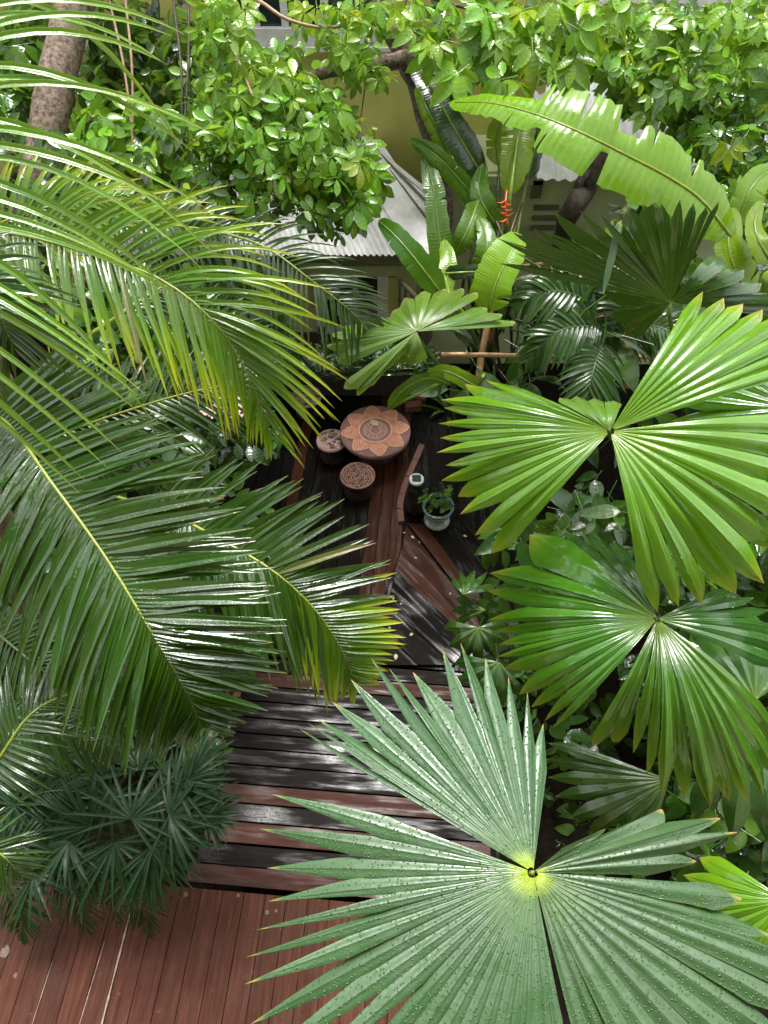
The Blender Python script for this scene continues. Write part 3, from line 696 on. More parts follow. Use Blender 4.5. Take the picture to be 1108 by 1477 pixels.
def foliage(plant, areas, face=(0, -0.45, 0.9), spread=0.6, hang=0.35, nparts=300, pname='leaf'):
    """areas: (polygon px, count, d0, d1, kind, size0, size1, [materials]); nearest leaves become parts, the rest one 'foliage' part"""
    L = []
    for poly, n, d0, d1, kind, s0, s1, mats in areas:
        for (u, v) in scatter(poly, n):
            d = R.uniform(d0, d1); L.append((d, P(u, v, d), kind, R.uniform(s0*0.7, s1*1.1), 'tree_lime' if (R.random() < 0.05 and mats[0].startswith('tree')) else R.choice(mats)))
    L.sort(key=lambda q: q[0]); rest = {}
    for i, (d, p, kind, s, m) in enumerate(L):
        n = Vector(face) + Vector((R.gauss(0, spread), R.gauss(0, spread), R.gauss(0, spread*0.6)))
        Mx = basis(n, R.uniform(0, 6.28))
        y = Mx.col[1].copy()
        if R.random() < hang*2 and y.z > 0: Mx = Mx @ Matrix.Rotation(math.pi, 3, 'Z')     # leaf tips mostly hang
        k = R.randrange(len(LEAF[kind])); M4 = Matrix.Translation(p) @ Mx.to_4x4() @ Matrix.Scale(s, 4)
        if i < nparts:
            o = bpy.data.objects.new(pname, leaf_mesh(kind, k, m)); col.objects.link(o); o.parent = plant
            o.matrix_basis = Matrix.Translation(-WL[plant.name]) @ M4
        else:
            j = rest.setdefault(m, MB()); src = LEAF[kind][k]; b = len(j.v)
            j.v += [M4 @ q for q in src.v]; j.uv += src.uv; j.f += [tuple(q+b for q in f) for f in src.f]
    for m, j in rest.items(): j.build('foliage', m, plant, smooth=True, kind='stuff')
def grow_crown(plant, blobs, n, kind, s0, s1, mats):  # out-of-frame leaf clumps, placed to shade the deck and break its sky reflection
    """unseen crown leaves above the picture, added to break up the reflected sky"""
    for m in mats:
        j = MB()
        for k in range(n//len(mats)):
            c, r_ = R.choice(blobs); v = Vector((R.gauss(0, 1), R.gauss(0, 1), R.gauss(0, 1))).normalized()*R.random()**0.45
            p = Vector(c) + Vector((v.x*r_[0], v.y*r_[1], v.z*r_[2])); src = R.choice(LEAF[kind]); b = len(j.v)
            M4 = Matrix.Translation(p) @ basis(Vector((R.gauss(0, .5), R.gauss(0, .5), 1)), R.uniform(0, 6.28)).to_4x4() @ Matrix.Scale(R.uniform(s0, s1), 4)
            j.v += [M4 @ q for q in src.v]; j.uv += src.uv; j.f += [tuple(q+b for q in f) for f in src.f]
        j.build('crown', m, plant, smooth=True, kind='stuff')
def branch(plant, pts, r0, r1, mat='bark', name='branch', n=8, wob=0.0):
    pw = spline([P(*p) if len(p) == 3 else Vector(p[0]) for p in pts], 16)
    if wob: pw = [p + Vector((R.uniform(-wob, wob), R.uniform(-wob, wob), R.uniform(-wob, wob))) for p in pw]
    mb = MB(); mb.tube(pw, [lerp(r0, r1, i/16)*(1+R.uniform(-.05, .05)) for i in range(17)], n); return mb.build(name, mat, plant, smooth=True)
def big_leaf(plant, mat, pts, hw, nrm, cup=0.12, tears=0, jag=0.06, ns=44, rib_mat='petiole', tip_pow=0.5, droop=0.0, rib=0.012, prof=None):
    """banana / heliconia leaf: midrib points (u,v,d), half widths in metres, torn edges"""
    sp = spline([P(*p) for p in pts], ns); nrm = Vector(nrm).normalized(); nx = 4
    mb = MB(); grid = {}
    tear = {(sd, R.randrange(4, ns-4)): R.uniform(0.1, 0.5) for _ in range(tears) for sd in (R.choice((-1, 1)),)}
    for sd in (-1, 1):
        prev = None; e = 0.0
        for k in range(ns+1):
            t = k/ns; tg = (sp[min(k+1, ns)]-sp[max(k-1, 0)]).normalized(); S = tg.cross(nrm).normalized()*sd; NN = nrm
            wv = (prof(t, sd) if prof else min(1, (t/0.12)**0.6)*max(0.0, 1-t**3.2)**tip_pow)
            e = e*0.6 + R.uniform(-jag, jag)
            W = (hw[0] if sd < 0 else hw[1])*wv*(1+e)
            tr = tear.get((sd, k))
            def mkrow(shift):
                row = []
                for i in range(nx+1):
                    x = i/nx; op = max(0.0, (x-tr)/(1-tr)) if tr is not None else 0.0
                    row.append(mb.vert(sp[k] + S*W*x + NN*(cup*W*x*(1-0.9*x)*2 + 0.012*W*math.sin(k*1.9)*x - abs(shift)*op*0.6*W) + tg*(0.12*W*x + shift*op*W) - Vector((0, 0, droop*W*x*x)), (0.5+0.5*sd*x, t)))
                return row
            g_ = R.uniform(0.04, 0.13) if tr is not None else 0.0
            row = mkrow(-g_)
            if prev:
                for i in range(nx):
                    q = (prev[i], prev[i+1], row[i+1], row[i]); mb.face(*(q if sd > 0 else reversed(q)))
            if tr is not None: row = mkrow(g_)
            prev = row
    lf = mb.build('leaf', mat, plant, pivot=sp[0], smooth=True)
    m2 = MB(); m2.tube([p + nrm*rib*0.2 for p in sp[::4]], [lerp(rib, rib*0.3, i/(len(sp[::4])-1)) for i in range(len(sp[::4]))], 5); m2.build('midrib', rib_mat, lf, smooth=True)
    return lf

# ================================================================== DECK FURNITURE
def ring_curve(mb, c, fn, n, w, z, close=True):
    """flat raised line that follows fn(t)->(x,y), width w, top at z"""
    P_ = [Vector((*fn(i/n), 0)) for i in range(n+1)]
    a, b = [], []
    for i, p in enumerate(P_):
        q = P_[(i+1) % n] if close else P_[min(i+1, n)]; r_ = P_[(i-1) % n] if close else P_[max(i-1, 0)]
        d = (q-r_); d = d.normalized() if d.length > 1e-9 else Vector((1, 0, 0)); s_ = Vector((-d.y, d.x, 0))*w*0.5
        a.append(mb.vert(c + p + s_ + Vector((0, 0, z)))); b.append(mb.vert(c + p - s_ + Vector((0, 0, z))))
        
    for i in range(n): mb.face(a[i], b[i], b[i+1], a[i+1])
TH = 0.40; tc = PZ(541.5, 621, ZL+TH); TR = 0.405
tab = thing('round_table', 'round carved wooden table with orange eight petal flower on its top', 'table', (tc.x, tc.y, ZL))
tb = Vector((tc.x, tc.y, ZL+TH-0.5))
mb = MB(); mb.lathe(tb, [(TR-0.03, 0.445), (TR, 0.452), (TR+0.004, 0.49), (TR-0.004, 0.5), (0.001, 0.5)], 56); top = mb.build('tabletop', 'mauve_wood', tab)
mb = MB(); mb.lathe(tb, [(0.20, 0.5-TH), (0.22, 0.53-TH), (0.15, 0.58-TH), (0.12, 0.30), (0.17, 0.40), (0.26, 0.444)], 28); mb.build('pedestal', 'carve_black', tab, smooth=True)  # near-black: the shade below the tabletop is put into the colour
NP = 8; off0 = rad(8)
def petal_outline(i, s, base=0.195, tip=0.398):
    am = off0 + i*2*math.pi/NP; hw_ = math.pi/NP*0.98
    def fn(t):
        x = (t*2-1)                                   # -1..1 across the petal, pointed tip in the middle
        va = base + 0.085*s
        r_ = va + (tip-va)*s*(1-abs(x)**1.25)*(0.9+0.1*(1-abs(x)))
        a = am + hw_*x*(0.35+0.65*s)
        return (r_*math.cos(a), r_*math.sin(a))
    return fn
for i in range(NP):
    mb = MB(); fn = petal_outline(i, 1.0); pts = [fn(k/24) for k in range(25)]; am = off0 + i*2*math.pi/NP
    inner = [(0.19*math.cos(am+math.pi/NP*x), 0.19*math.sin(am+math.pi/NP*x)) for x in (0.98, 0.5, 0, -0.5, -0.98)]
    top_ = [tb + Vector((x, y, 0.506)) for x, y in pts + inner]
    mb.prism(top_, 0.006)
    pt = mb.build('petal', 'terracotta', top)
    mb = MB()
    for s, w in ((0.97, 0.013), (0.72, 0.009), (0.5, 0.007), (0.3, 0.006)):
        ring_curve(mb, tb, petal_outline(i, s), 24, w, 0.5085+0.0006*s, close=False)
    for k in range(5):                                 # small radial nicks inside the petal
        a = am + (k-2)*0.05; ring_curve(mb, tb, lambda t, a=a, k=k: ((0.215+0.05*t)*math.cos(a), (0.215+0.05*t)*math.sin(a)), 3, 0.004, 0.5105, close=False)
    mb.build('petal_carving', 'terracotta_line', pt)
mb = MB(); mb.lathe(tb, [(0.188, 0.5005), (0.186, 0.507), (0.001, 0.507)], 48); med = mb.build('medallion', 'mauve_wood', top)
mb = MB(); ring_curve(mb, tb, lambda t: (0.19*math.cos(6.28319*t), 0.19*math.sin(6.28319*t)), 64, 0.014, 0.5125); ring_curve(mb, tb, lambda t: (0.135*math.cos(6.28319*t), 0.135*math.sin(6.28319*t)), 64, 0.005, 0.5085); 
for k in range(12):
    a = k*2*math.pi/12; ring_curve(mb, tb, lambda t, a=a: (0.09*math.cos(a)+0.035*math.cos(6.283*t), 0.09*math.sin(a)+0.035*math.sin(6.283*t)), 18, 0.005, 0.5092)
mb.build('medallion_ring', 'terracotta_line', med)
mb = MB(); lm = Matrix.Translation(tb + Vector((0.02, 0.05, 0.522))) @ Matrix.Rotation(0.6, 4, 'Z'); blade_into(mb, lm, 0.13, 0.085, 0.05, 0.02, 'ovate'); mb.tube([lm @ Vector((0, 0.13, 0)), lm @ Vector((0, 0.17, 0.01))], 0.004, 5)
tag(mb.build('fallen_leaf', 'petal'), 'fallen ochre leaf lying on the carved round table top', 'leaf')

def stool(u, v, r, style, label, seed):
    rr = random.Random(seed); c = PZ(u, v, ZL+0.28); b = Vector((c.x, c.y, ZL-0.08))
    t = thing('carved_stool', label, 'stool', b+Vector((0, 0, 0.08)), 'carved stools around the table')
    dark, light = {'leopard': ('carve_black', 'carve_pink'), 'swirl': ('carve_black', 'carve_tan'), 'pink': ('carve_brown', 'carve_pink')}[style]
    mb = MB(); mb.lathe(b, [(r*0.80, 0.08), (r*0.84, 0.10), (r*0.68, 0.16), (r*0.70, 0.25), (r*0.90, 0.31), (r*0.95, 0.33)], 32); mb.build('drum', 'carve_black', t, smooth=True)  # brown side coloured near-black to hold the shade under the seat
    mb = MB(); mb.lathe(b, [(r*0.94, 0.331), (r, 0.336), (r, 0.352), (r*0.95, 0.36), (0.001, 0.362)], 40); st = mb.build('seat', dark if style == 'swirl' else light, t)
    mb = MB(); z = 0.3655
    if style == 'leopard' or style == 'pink':
        for k in range(34):
            a, q = rr.uniform(0, 6.28), r*0.88*math.sqrt(rr.random()); cx, cy = q*math.cos(a), q*math.sin(a); s_ = r*rr.uniform(0.08, 0.13); gap = rr.uniform(0, 6.28)
            ring_curve(mb, b, lambda t, cx=cx, cy=cy, s_=s_, gap=gap: (cx+s_*math.cos(gap+4.9*t), cy+0.8*s_*math.sin(gap+4.9*t)), 12, r*0.055, z + k*0.00005, close=False)
        mb.build('carving', 'carve_black' if style == 'leopard' else 'carve_brown', st)
    else:
        for k in range(7):
            q = r*(0.90-0.125*k)
            if q < 0.02: break
            nseg = rr.choice((2, 3, 4)); ph = rr.uniform(0, 6)
            for j in range(nseg):
                a0 = ph + j*6.283/nseg; ex = 6.283/nseg*0.86
                ring_curve(mb, b + Vector((0, 0, 0)), lambda t, a0=a0, ex=ex, q=q, k=k: ((q+r*0.035*math.sin(t*18+k))*math.cos(a0+ex*t), (q+r*0.035*math.sin(t*18+k))*math.sin(a0+ex*t)), 26, r*0.062, z + k*0.0002, close=False)
        for k in range(22):
            a = k*6.283/22; ring_curve(mb, b, lambda t, a=a: ((r*0.80+r*0.05*math.cos(6.28*t))*math.cos(a) - r*0.05*math.sin(6.28*t)*math.sin(a), (r*0.80+r*0.05*math.cos(6.28*t))*math.sin(a) + r*0.05*math.sin(6.28*t)*math.cos(a)), 10, r*0.03, z+0.003)
        mb.build('carving', 'carve_tan', st)
    mb = MB(); ring_curve(mb, b, lambda t: (r*0.955*math.cos(6.28319*t), r*0.955*math.sin(6.28319*t)), 40, r*0.06, 0.367); mb.build('rim', light, st)
    return t
stool(516, 686, 0.198, 'swirl', 'low stool with tan and black carved scrolls in front of the round table', 3)
stool(478, 635, 0.175, 'leopard', 'pale pink stool dotted with dark carved rings touching the table edge', 4)
stool(442, 571, 0.185, 'leopard', 'carved stool mostly hidden by hanging palm leaflets behind the table', 5)
stool(302, 637, 0.20, 'pink', 'pink carved stool standing apart among shrubs under the palm fronds', 6)

# solar bollard
sbp = PZ(601, 690, ZL+0.56); b = Vector((sbp.x, sbp.y, ZL)); H = 0.56
t = thing('solar_bollard', 'black garden bollard light with white ringed solar panel on top', 'bollard light', b)
mb = MB(); mb.lathe(b, [(0.085, 0), (0.105, 0.01), (0.105, 0.06), (0.098, 0.08), (0.098, 0.36), (0.085, 0.42), (0.062, 0.45), (0.062, 0.47)], 28); mb.build('body', 'black_metal', t, smooth=True)
mb = MB(); mb.lathe(b, [(0.062, 0.471), (0.082, 0.48), (0.086, 0.52), (0.080, 0.53)], 28); mb.build('collar', 'black_metal', t, smooth=True)
mb = MB(); mb.lathe(b, [(0.080, 0.531), (0.080, 0.55), (0.074, 0.558), (0.001, 0.558)], 32); cp = mb.build('cap', 'solar_white', t)
mb = MB(); q = 0.047; mb.prism([b + Vector((x, y, 0.563)) for x, y in ((-q, -q*.8), (-q*.8, -q), (q*.8, -q), (q, -q*.8), (q, q*.8), (q*.8, q), (-q*.8, q), (-q, q*.8))], 0.005); mb.build('solar_panel', 'solar_cell', cp)
# glazed pot with plant
pb = PZ(630, 752, ZL); pb = Vector((pb.x+0.0, pb.y, ZL))
t = thing('plant_pot', 'blue grey glazed urn with small leafy plant beside the black bollard', 'plant pot', pb)
mb = MB(); mb.lathe(pb, [(0.125, 0), (0.14, 0.012), (0.145, 0.035), (0.11, 0.055), (0.095, 0.075)], 32); mb.build('foot', 'glaze_pale', t, smooth=True)
mb = MB(); mb.lathe(pb, [(0.095, 0.076), (0.12, 0.12), (0.138, 0.19), (0.152, 0.26), (0.165, 0.275), (0.165, 0.29), (0.150, 0.292), (0.142, 0.265), (0.13, 0.25), (0.001, 0.25)], 36); mb.build('bowl', 'glaze', t, smooth=True)
mb = MB()
for zz, rr in ((0.13, 0.126), (0.205, 0.1445), (0.282, 0.168)):
    n = 40
    mb.tube([pb + Vector((rr*math.cos(6.28319*i/n), rr*math.sin(6.28319*i/n), zz)) for i in range(n+1)], 0.006, 5, False)
for k in range(12):
    a = k*6.28319/12; mb.tube([pb + Vector(((0.130+0.012*j/4)*math.cos(a+0.18*math.sin(j*1.57)), (0.130+0.012*j/4)*math.sin(a+0.18*math.sin(j*1.57)), 0.145+0.055*j/4)) for j in range(5)], 0.005, 4, False)
mb.build('relief_band', 'glaze_pale', t)
mb = MB(); mb.lathe(pb, [(0.136, 0.255), (0.134, 0.268), (0.001, 0.275)], 24); mb.build('soil', 'soil', t)
for k in range(46):
    a, q = R.uniform(0, 6.28), 0.15*math.sqrt(R.random())
    p = pb + Vector((q*math.cos(a)*1.15 - 0.01, q*math.sin(a)*1.15, 0.28 + R.uniform(0.03, 0.26))); o = bpy.data.objects.new('plant_leaf', leaf_mesh('palm3', k % 3, 'shrub' if k % 3 else 'tree_bright')); col.objects.link(o); o.parent = t
    o.matrix_basis = Matrix.Translation(p-pb) @ basis(Vector((R.gauss(0, .5), -0.4+R.gauss(0, .5), 1)), R.uniform(0, 6.28)).to_4x4() @ Matrix.Scale(R.uniform(0.05, 0.085), 4)
mb = MB()
for k in range(6):
    a = k*1.05; mb.tube([pb + Vector((0.02*math.cos(a), 0.02*math.sin(a), 0.26)), pb + Vector((0.09*math.cos(a), 0.09*math.sin(a), 0.36)), pb + Vector((0.13*math.cos(a), 0.13*math.sin(a), 0.46))], 0.004, 5)
mb.build('stems', 'petiole_dark', t)
# fallen petals on the lower deck
for (u, v, s) in ((593, 773, .03), (585, 768, .018), (601, 806, .022), (596, 913, .03), (571, 943, .04), (516, 936, .035), (569, 862, .02), (580, 872, .018), (649, 858, .02), (668, 772, .03), (606, 781, .016), (560, 905, .02)):
    c = PZ(u, v, ZL+0.014); mb = MB(); M = Matrix.Translation(c) @ Matrix.Rotation(R.uniform(0, 6.28), 4, 'Z'); blade_into(mb, M, s*1.6, s*1.0, 0.1, 0.05, 'ovate', 4)
    tag(mb.build('fallen_petal', 'petal'), 'small pale fallen petal on the wet lower deck', 'petal', 'petals scattered on the lower deck')

# ================================================================== FAN PALMS
# the big grey-green leaf closest to the balcony
pA = thing('fan_palm', 'fan palm whose huge grey green pleated leaf spreads over the steps', 'palm', (2.0, 0.55, soil_z))
mb = MB(); mb.tube([WL[pA.name], (2.0, 0.55, 0.8), (1.98, 0.55, 2.4)], [0.09, 0.075, 0.06], 10); mb.build('trunk', 'fibre', pA, smooth=True)
nA = (-0.05, -0.10, 1.0)
WA1 = [(430, 1050), (443, 1042), (456, 1036), (480, 1010), (505, 985), (535, 948), (560, 962), (597, 970), (640, 935), (664, 928), (700, 952), (734, 975), (762, 1000), (784, 1045)]
WA2 = [(395, 1145), (376, 1195), (382, 1250), (384, 1296), (370, 1342), (356, 1382), (356, 1421), (362, 1477), (378, 1530), (405, 1582), (440, 1630), (480, 1670), (525, 1702), (572, 1728), (622, 1745), (672, 1755), (722, 1758), (772, 1755), (814, 1747), (846, 1737)]
WA3 = [(908, 1720), (952, 1703), (1000, 1680), (1048, 1648), (1092, 1610), (1130, 1568), (1158, 1522), (1176, 1474), (1178, 1424), (1160, 1385), (1118, 1350), (1075, 1300)]
WA4 = [(1005, 1243), (1060, 1204), (1036, 1181), (952, 1166), (866, 1198)]
fan_leaf(pA, 'fan_grey', (769, 1258), 2.35, nA, [dict(tips=WA1, notch=0.66), dict(tips=WA2, notch=0.56), dict(tips=WA3, notch=0.84), dict(tips=WA4, notch=0.74, blunt=0.15)], petiole_to=Vector((1.95, 0.55, 2.4)), pet_bend=Vector((0.75, 0.62, 2.2)), pet_r=0.010, pleat=0.15, droop=0.03, ns=18, taper=1.35)
# bright glossy leaf at the lower right edge
fan_leaf(pA, 'fan_bright', (1135, 1300), 2.9, (-0.3, -0.15, 1), [dict(tips=[(1010, 1235), (985, 1262), (978, 1290), (985, 1312), (1005, 1330), (1035, 1350), (1060, 1372), (1085, 1400)], notch=0.75)], petiole_to=Vector((1.95, 0.55, 2.3)), pet_bend=Vector((1.8, 0.6, 2.75)), droop=0.05)

pB = thing('fan_palm', 'fan palm with bright yellow green split leaf beside the deck and pot', 'palm', PZ(905, 800, soil_z))
bB = WL[pB.name]
mb = MB(); mb.tube([bB, bB+Vector((0, 0, 0.6)), bB+Vector((0, -0.05, 1.2))], [0.10, 0.085, 0.06], 10); mb.build('trunk', 'fibre', pB, smooth=True)
nB = (-0.10, -0.52, 0.85)
fan_leaf(pB, 'fan_bright', (880, 622), 3.4, nB, [
    dict(tips=[(700, 548), (668, 552), (637, 577), (640, 590), (632, 613), (634, 632), (630, 655), (642, 672), (636, 692), (660, 715), (664, 745), (684, 772), (706, 797)], notch=0.79),
    dict(tips=[(1018, 418), (1044, 428), (1068, 440), (1106, 442), (1140, 455), (1165, 472), (1180, 495), (1185, 520)], notch=0.86, mat='fan_bright'),
    dict(tips=[(1180, 612), (1188, 650), (1180, 700), (1160, 748), (1136, 795), (1104, 842), (1058, 858), (1010, 872), (984, 876), (945, 885)], notch=0.78),
    dict(tips=[(808, 574), (832, 572), (856, 574), (884, 578)], notch=0.9, mat='fan_pale')],
    petiole_to=bB+Vector((0, -0.03, 1.1)), pet_mat='petiole_dark', droop=0.07, ns=14, arch=0.09)
fan_leaf(pB, 'fan_mid', (1150, 590), 4.1, (-0.2, -0.4, 0.9), [dict(tips=[(1000, 480), (985, 505), (960, 540), (950, 575), (965, 610), (985, 640), (1010, 660)], notch=0.6)], petiole_to=bB+Vector((0, -0.03, 1.1)), droop=0.06)

pC = thing('fan_palm', 'fan palm with dark glossy drooping leaf below the bright split leaf', 'palm', PZ(990, 1000, soil_z))
bC = WL[pC.name]
mb = MB(); mb.tube([bC, bC+Vector((0, 0, 0.6)), bC+Vector((0, 0.05, 1.3))], [0.09, 0.08, 0.06], 10); mb.build('trunk', 'fibre', pC, smooth=True)
nC = (-0.08, -0.34, 0.93)
fan_leaf(pC, 'fan_mid', (948, 893), 3.55, nC, [
    dict(tips=[(760, 776), (706, 828), (703, 850), (702, 893), (712, 908), (720, 930), (718, 948), (728, 965), (748, 1000), (766, 1020), (786, 1040), (797, 1050)], notch=0.80),
    dict(tips=[(858, 1074), (888, 1070)], notch=0.97, blunt=0.5),
    dict(tips=[(912, 1085), (932, 1118), (952, 1148), (985, 1150), (1020, 1164), (1052, 1156), (1084, 1162), (1104, 1150), (1122, 1120), (1140, 1085)], notch=0.76, arch=0.15),
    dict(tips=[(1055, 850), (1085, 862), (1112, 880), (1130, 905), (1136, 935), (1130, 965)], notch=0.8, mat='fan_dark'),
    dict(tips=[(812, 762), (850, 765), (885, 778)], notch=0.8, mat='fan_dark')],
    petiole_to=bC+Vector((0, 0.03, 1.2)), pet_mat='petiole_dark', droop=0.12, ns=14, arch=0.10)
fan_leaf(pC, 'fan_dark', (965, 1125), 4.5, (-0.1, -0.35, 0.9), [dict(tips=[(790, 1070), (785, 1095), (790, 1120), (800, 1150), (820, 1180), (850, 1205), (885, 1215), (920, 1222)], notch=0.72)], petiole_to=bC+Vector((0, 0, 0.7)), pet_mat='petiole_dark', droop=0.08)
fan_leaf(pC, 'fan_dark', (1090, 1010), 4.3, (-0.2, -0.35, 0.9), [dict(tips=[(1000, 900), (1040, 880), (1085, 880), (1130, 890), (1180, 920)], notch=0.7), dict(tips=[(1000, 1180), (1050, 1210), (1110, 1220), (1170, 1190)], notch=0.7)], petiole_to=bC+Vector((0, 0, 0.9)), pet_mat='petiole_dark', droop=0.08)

pD = thing('fan_palm', 'slender fan palm with one pale four lobed leaf behind the table', 'palm', PZ(690, 640, soil_z))
fan_leaf(pD, 'fan_pale', (601, 478), 5.2, (-0.05, -0.45, 0.9), [
    dict(tips=[(486, 520), (472, 500), (478, 484), (500, 470), (530, 461), (553, 458)], notch=0.93, blunt=0.3),
    dict(tips=[(566, 450), (585, 430), (612, 421), (640, 416), (668, 418), (688, 424)], notch=0.94, blunt=0.3),
    dict(tips=[(700, 446), (722, 455), (742, 465)], notch=0.94, blunt=0.3),
    dict(tips=[(610, 522), (592, 528), (576, 526), (558, 534), (540, 556), (518, 572), (498, 560)], notch=0.93, blunt=0.3)],
    pet_r=0.009, pleat=0.12, droop=0.05)
pE = thing('fan_palm', 'fan palm showing the dark shaded underside of its tall leaf', 'palm', PZ(985, 700, soil_z))
bE = WL[pE.name]
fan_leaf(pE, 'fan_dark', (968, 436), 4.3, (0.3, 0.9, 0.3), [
    dict(tips=[(722, 372), (716, 352), (740, 336), (770, 322), (800, 306), (838, 302), (866, 306)], notch=0.68, droop=0.0),
    dict(tips=[(884, 318), (905, 302), (930, 296), (955, 290), (982, 284), (1000, 300), (1020, 296), (1037, 284)], notch=0.86),
    dict(tips=[(1040, 370), (1075, 388), (1100, 405), (1122, 425), (1130, 448)], notch=0.93, droop=0.1),
    dict(tips=[(868, 424), (880, 455), (905, 480)], notch=0.8)],
    petiole_to=bE, pet_mat='petiole', droop=0.04)
big_leaf(pE, 'fan_grey', [(896, 318, 4.0), (886, 360, 3.98), (870, 424, 4.0)], (0.022, 0.03), (0.2, -0.8, 0.5), ns=14, rib=0.004)
pF = thing('fan_palm', 'low dark fan palm in the shade between deck and glossy leaves', 'palm', PZ(700, 900, soil_z))
bF = WL[pF.name]
for (hu, hv, d, tips) in ((668, 858, 5.1, [(652, 832), (664, 824), (684, 822), (704, 826), (716, 842)]), (690, 905, 5.0, [(640, 905), (646, 935), (664, 955), (690, 962), (715, 950), (728, 925), (730, 900)]), (700, 880, 5.2, [(655, 860), (650, 880), (652, 900)]), (720, 955, 4.9, [(655, 955), (660, 985), (690, 1010), (725, 1020), (755, 1010)])):
    fan_leaf(pF, 'fan_dark', (hu, hv), d, (-0.1, -0.4, 0.9), [dict(tips=tips, notch=0.6)], petiole_to=bF, pet_mat='petiole_dark', droop=0.05, pet_r=0.005)

# ================================================================== FEATHER PALMS
pl1 = thing('feather_palm', 'feather palm with long glossy dark fronds arching over the left deck', 'palm', P(-140, 620, 4.6)*1.0)
pl1.location.z = soil_z; WL[pl1.name].z = soil_z
b1 = WL[pl1.name]
crown = P(-90, 560, 3.4)
mb = MB(); mb.tube([b1, lerp(b1, crown, 0.5)+Vector((-.05, 0, 0)), crown], [0.11, 0.09, 0.06], 10); mb.build('trunk', 'fibre', pl1, smooth=True)
frond(pl1, 'frond', [(-70, 560, 3.3), (10, 610, 3.15), (70, 690, 3.0), (150, 800, 2.9), (215, 905, 2.85), (262, 985, 2.95), (290, 1045, 3.1)], 92, 0.64, 0.046, nrm=(0.05, -0.35, 0.93), angs=((80, 50), (72, 42)), grav=(0.12, 0.40), lift=(0.14, 0.08), t0=0.10)
frond(pl1, 'frond', [(120, 700, 3.9), (250, 745, 3.6), (330, 785, 3.5), (400, 828, 3.45), (455, 880, 3.5), (492, 935, 3.6), (512, 985, 3.75)], 64, 0.53, 0.042, nrm=(0.0, -0.4, 0.9), angs=((60, 62), (56, 24)), grav=(0.15, 0.5), lift=(0.15, 0.05), t0=0.12, mat2='frond_yellow', mat2_from=0.62)
frond(pl1, 'frond', [(-40, 640, 3.9), (60, 632, 4.1), (160, 600, 4.2), (250, 572, 4.3), (320, 556, 4.4), (368, 546, 4.5)], 34, 0.50, 0.03, nrm=(0.0, -0.5, 0.85), angs=((65, 35), (60, 30)), grav=(0.15, 0.5), lift=(0.15, 0.1), t0=0.2)

pl2 = thing('feather_palm', 'feather palm with yellow tipped fronds in front of the house', 'palm', P(-60, 470, 6.2))
pl2.location.z = soil_z; WL[pl2.name].z = soil_z; b2 = WL[pl2.name]; crown = P(-40, 470, 4.5)
mb = MB(); mb.tube([b2, lerp(b2, crown, 0.5)+Vector((.06, 0, 0)), crown], [0.11, 0.09, 0.06], 10); mb.build('trunk', 'fibre', pl2, smooth=True)
frond(pl2, 'frond_yellow', [(-20, 330, 3.9), (60, 345, 3.7), (150, 372, 3.55), (230, 402, 3.5), (300, 455, 3.5), (350, 525, 3.6), (392, 625, 3.8)], 58, 0.62, 0.032, nrm=(0.1, -0.55, 0.8), angs=((62, 24), (62, 22)), grav=(0.5, 0.35), lift=(0.25, 0.0), t0=0.06, lscale=(1.4, 1.0))
frond(pl2, 'frond', [(5, 580, 4.3), (70, 522, 4.2), (150, 470, 4.2), (215, 425, 4.3), (262, 400, 4.5)], 18, 0.38, 0.032, nrm=(0, -0.5, 0.85), angs=((60, 40), (60, 40)), grav=(0.2, 0.6), t0=0.6, r=(0.02, 0.006))
frond(pl2, 'frond', [(300, 330, 5.1), (380, 355, 5.0), (450, 405, 5.0), (505, 448, 5.1), (535, 482, 5.3)], 40, 0.50, 0.024, nrm=(0.0, -0.6, 0.8), angs=((60, 35), (60, 40)), grav=(0.5, 0.35), lift=(0.2, 0.0), t0=0.05, rach_mat='petiole')
frond(pl2, 'frond', [(140, 330, 5.2), (220, 325, 5.1), (310, 335, 5.1), (380, 380, 5.2)], 26, 0.40, 0.028, nrm=(0.0, -0.6, 0.8), angs=((70, 40), (60, 40)), grav=(0.4, 0.7), t0=0.05, rach_mat='petiole')
frond(pl2, 'frond_dark', [(210, 455, 5.6), (270, 455, 5.5), (340, 480, 5.5), (400, 530, 5.6)], 24, 0.42, 0.028, nrm=(0.0, -0.6, 0.8), angs=((75, 50), (70, 40)), grav=(0.3, 0.7), t0=0.05, rach_mat='petiole_dark')

pl3 = thing('feather_palm', 'feather palm with pale wiry leaflets arching in from the left edge', 'palm', P(-330, 420, 3.6))
pl3.location.z = soil_z; WL[pl3.name].z = soil_z; b3 = WL[pl3.name]; crown = P(-200, 520, 2.6)
mb = MB(); mb.tube([b3, lerp(b3, crown, 0.5), crown], [0.11, 0.09, 0.06], 10); mb.build('trunk', 'fibre', pl3, smooth=True)
frond(pl3, 'frond_pale', [(-150, 560, 2.6), (-110, 400, 2.35), (-85, 260, 2.25), (-70, 120, 2.2), (-60, 0, 2.25), (-55, -90, 2.4)], 30, 0.80, 0.026, nrm=(0.25, -0.6, 0.75), angs=((75, 60), (84, 62)), sides=(0, 1), grav=(0.5, 0.62), lift=(0.2, 0.22), t0=0.05, prof=lambda t: 0.8+0.2*math.sin(math.pi*t))
frond(pl3, 'frond_yellow', [(-150, 400, 4.2), (-60, 350, 4.1), (30, 310, 4.1), (110, 290, 4.2), (190, 280, 4.4)], 26, 0.5, 0.032, nrm=(0.2, -0.55, 0.8), angs=((70, 35), (70, 30)), grav=(0.3, 0.45), t0=0.08)
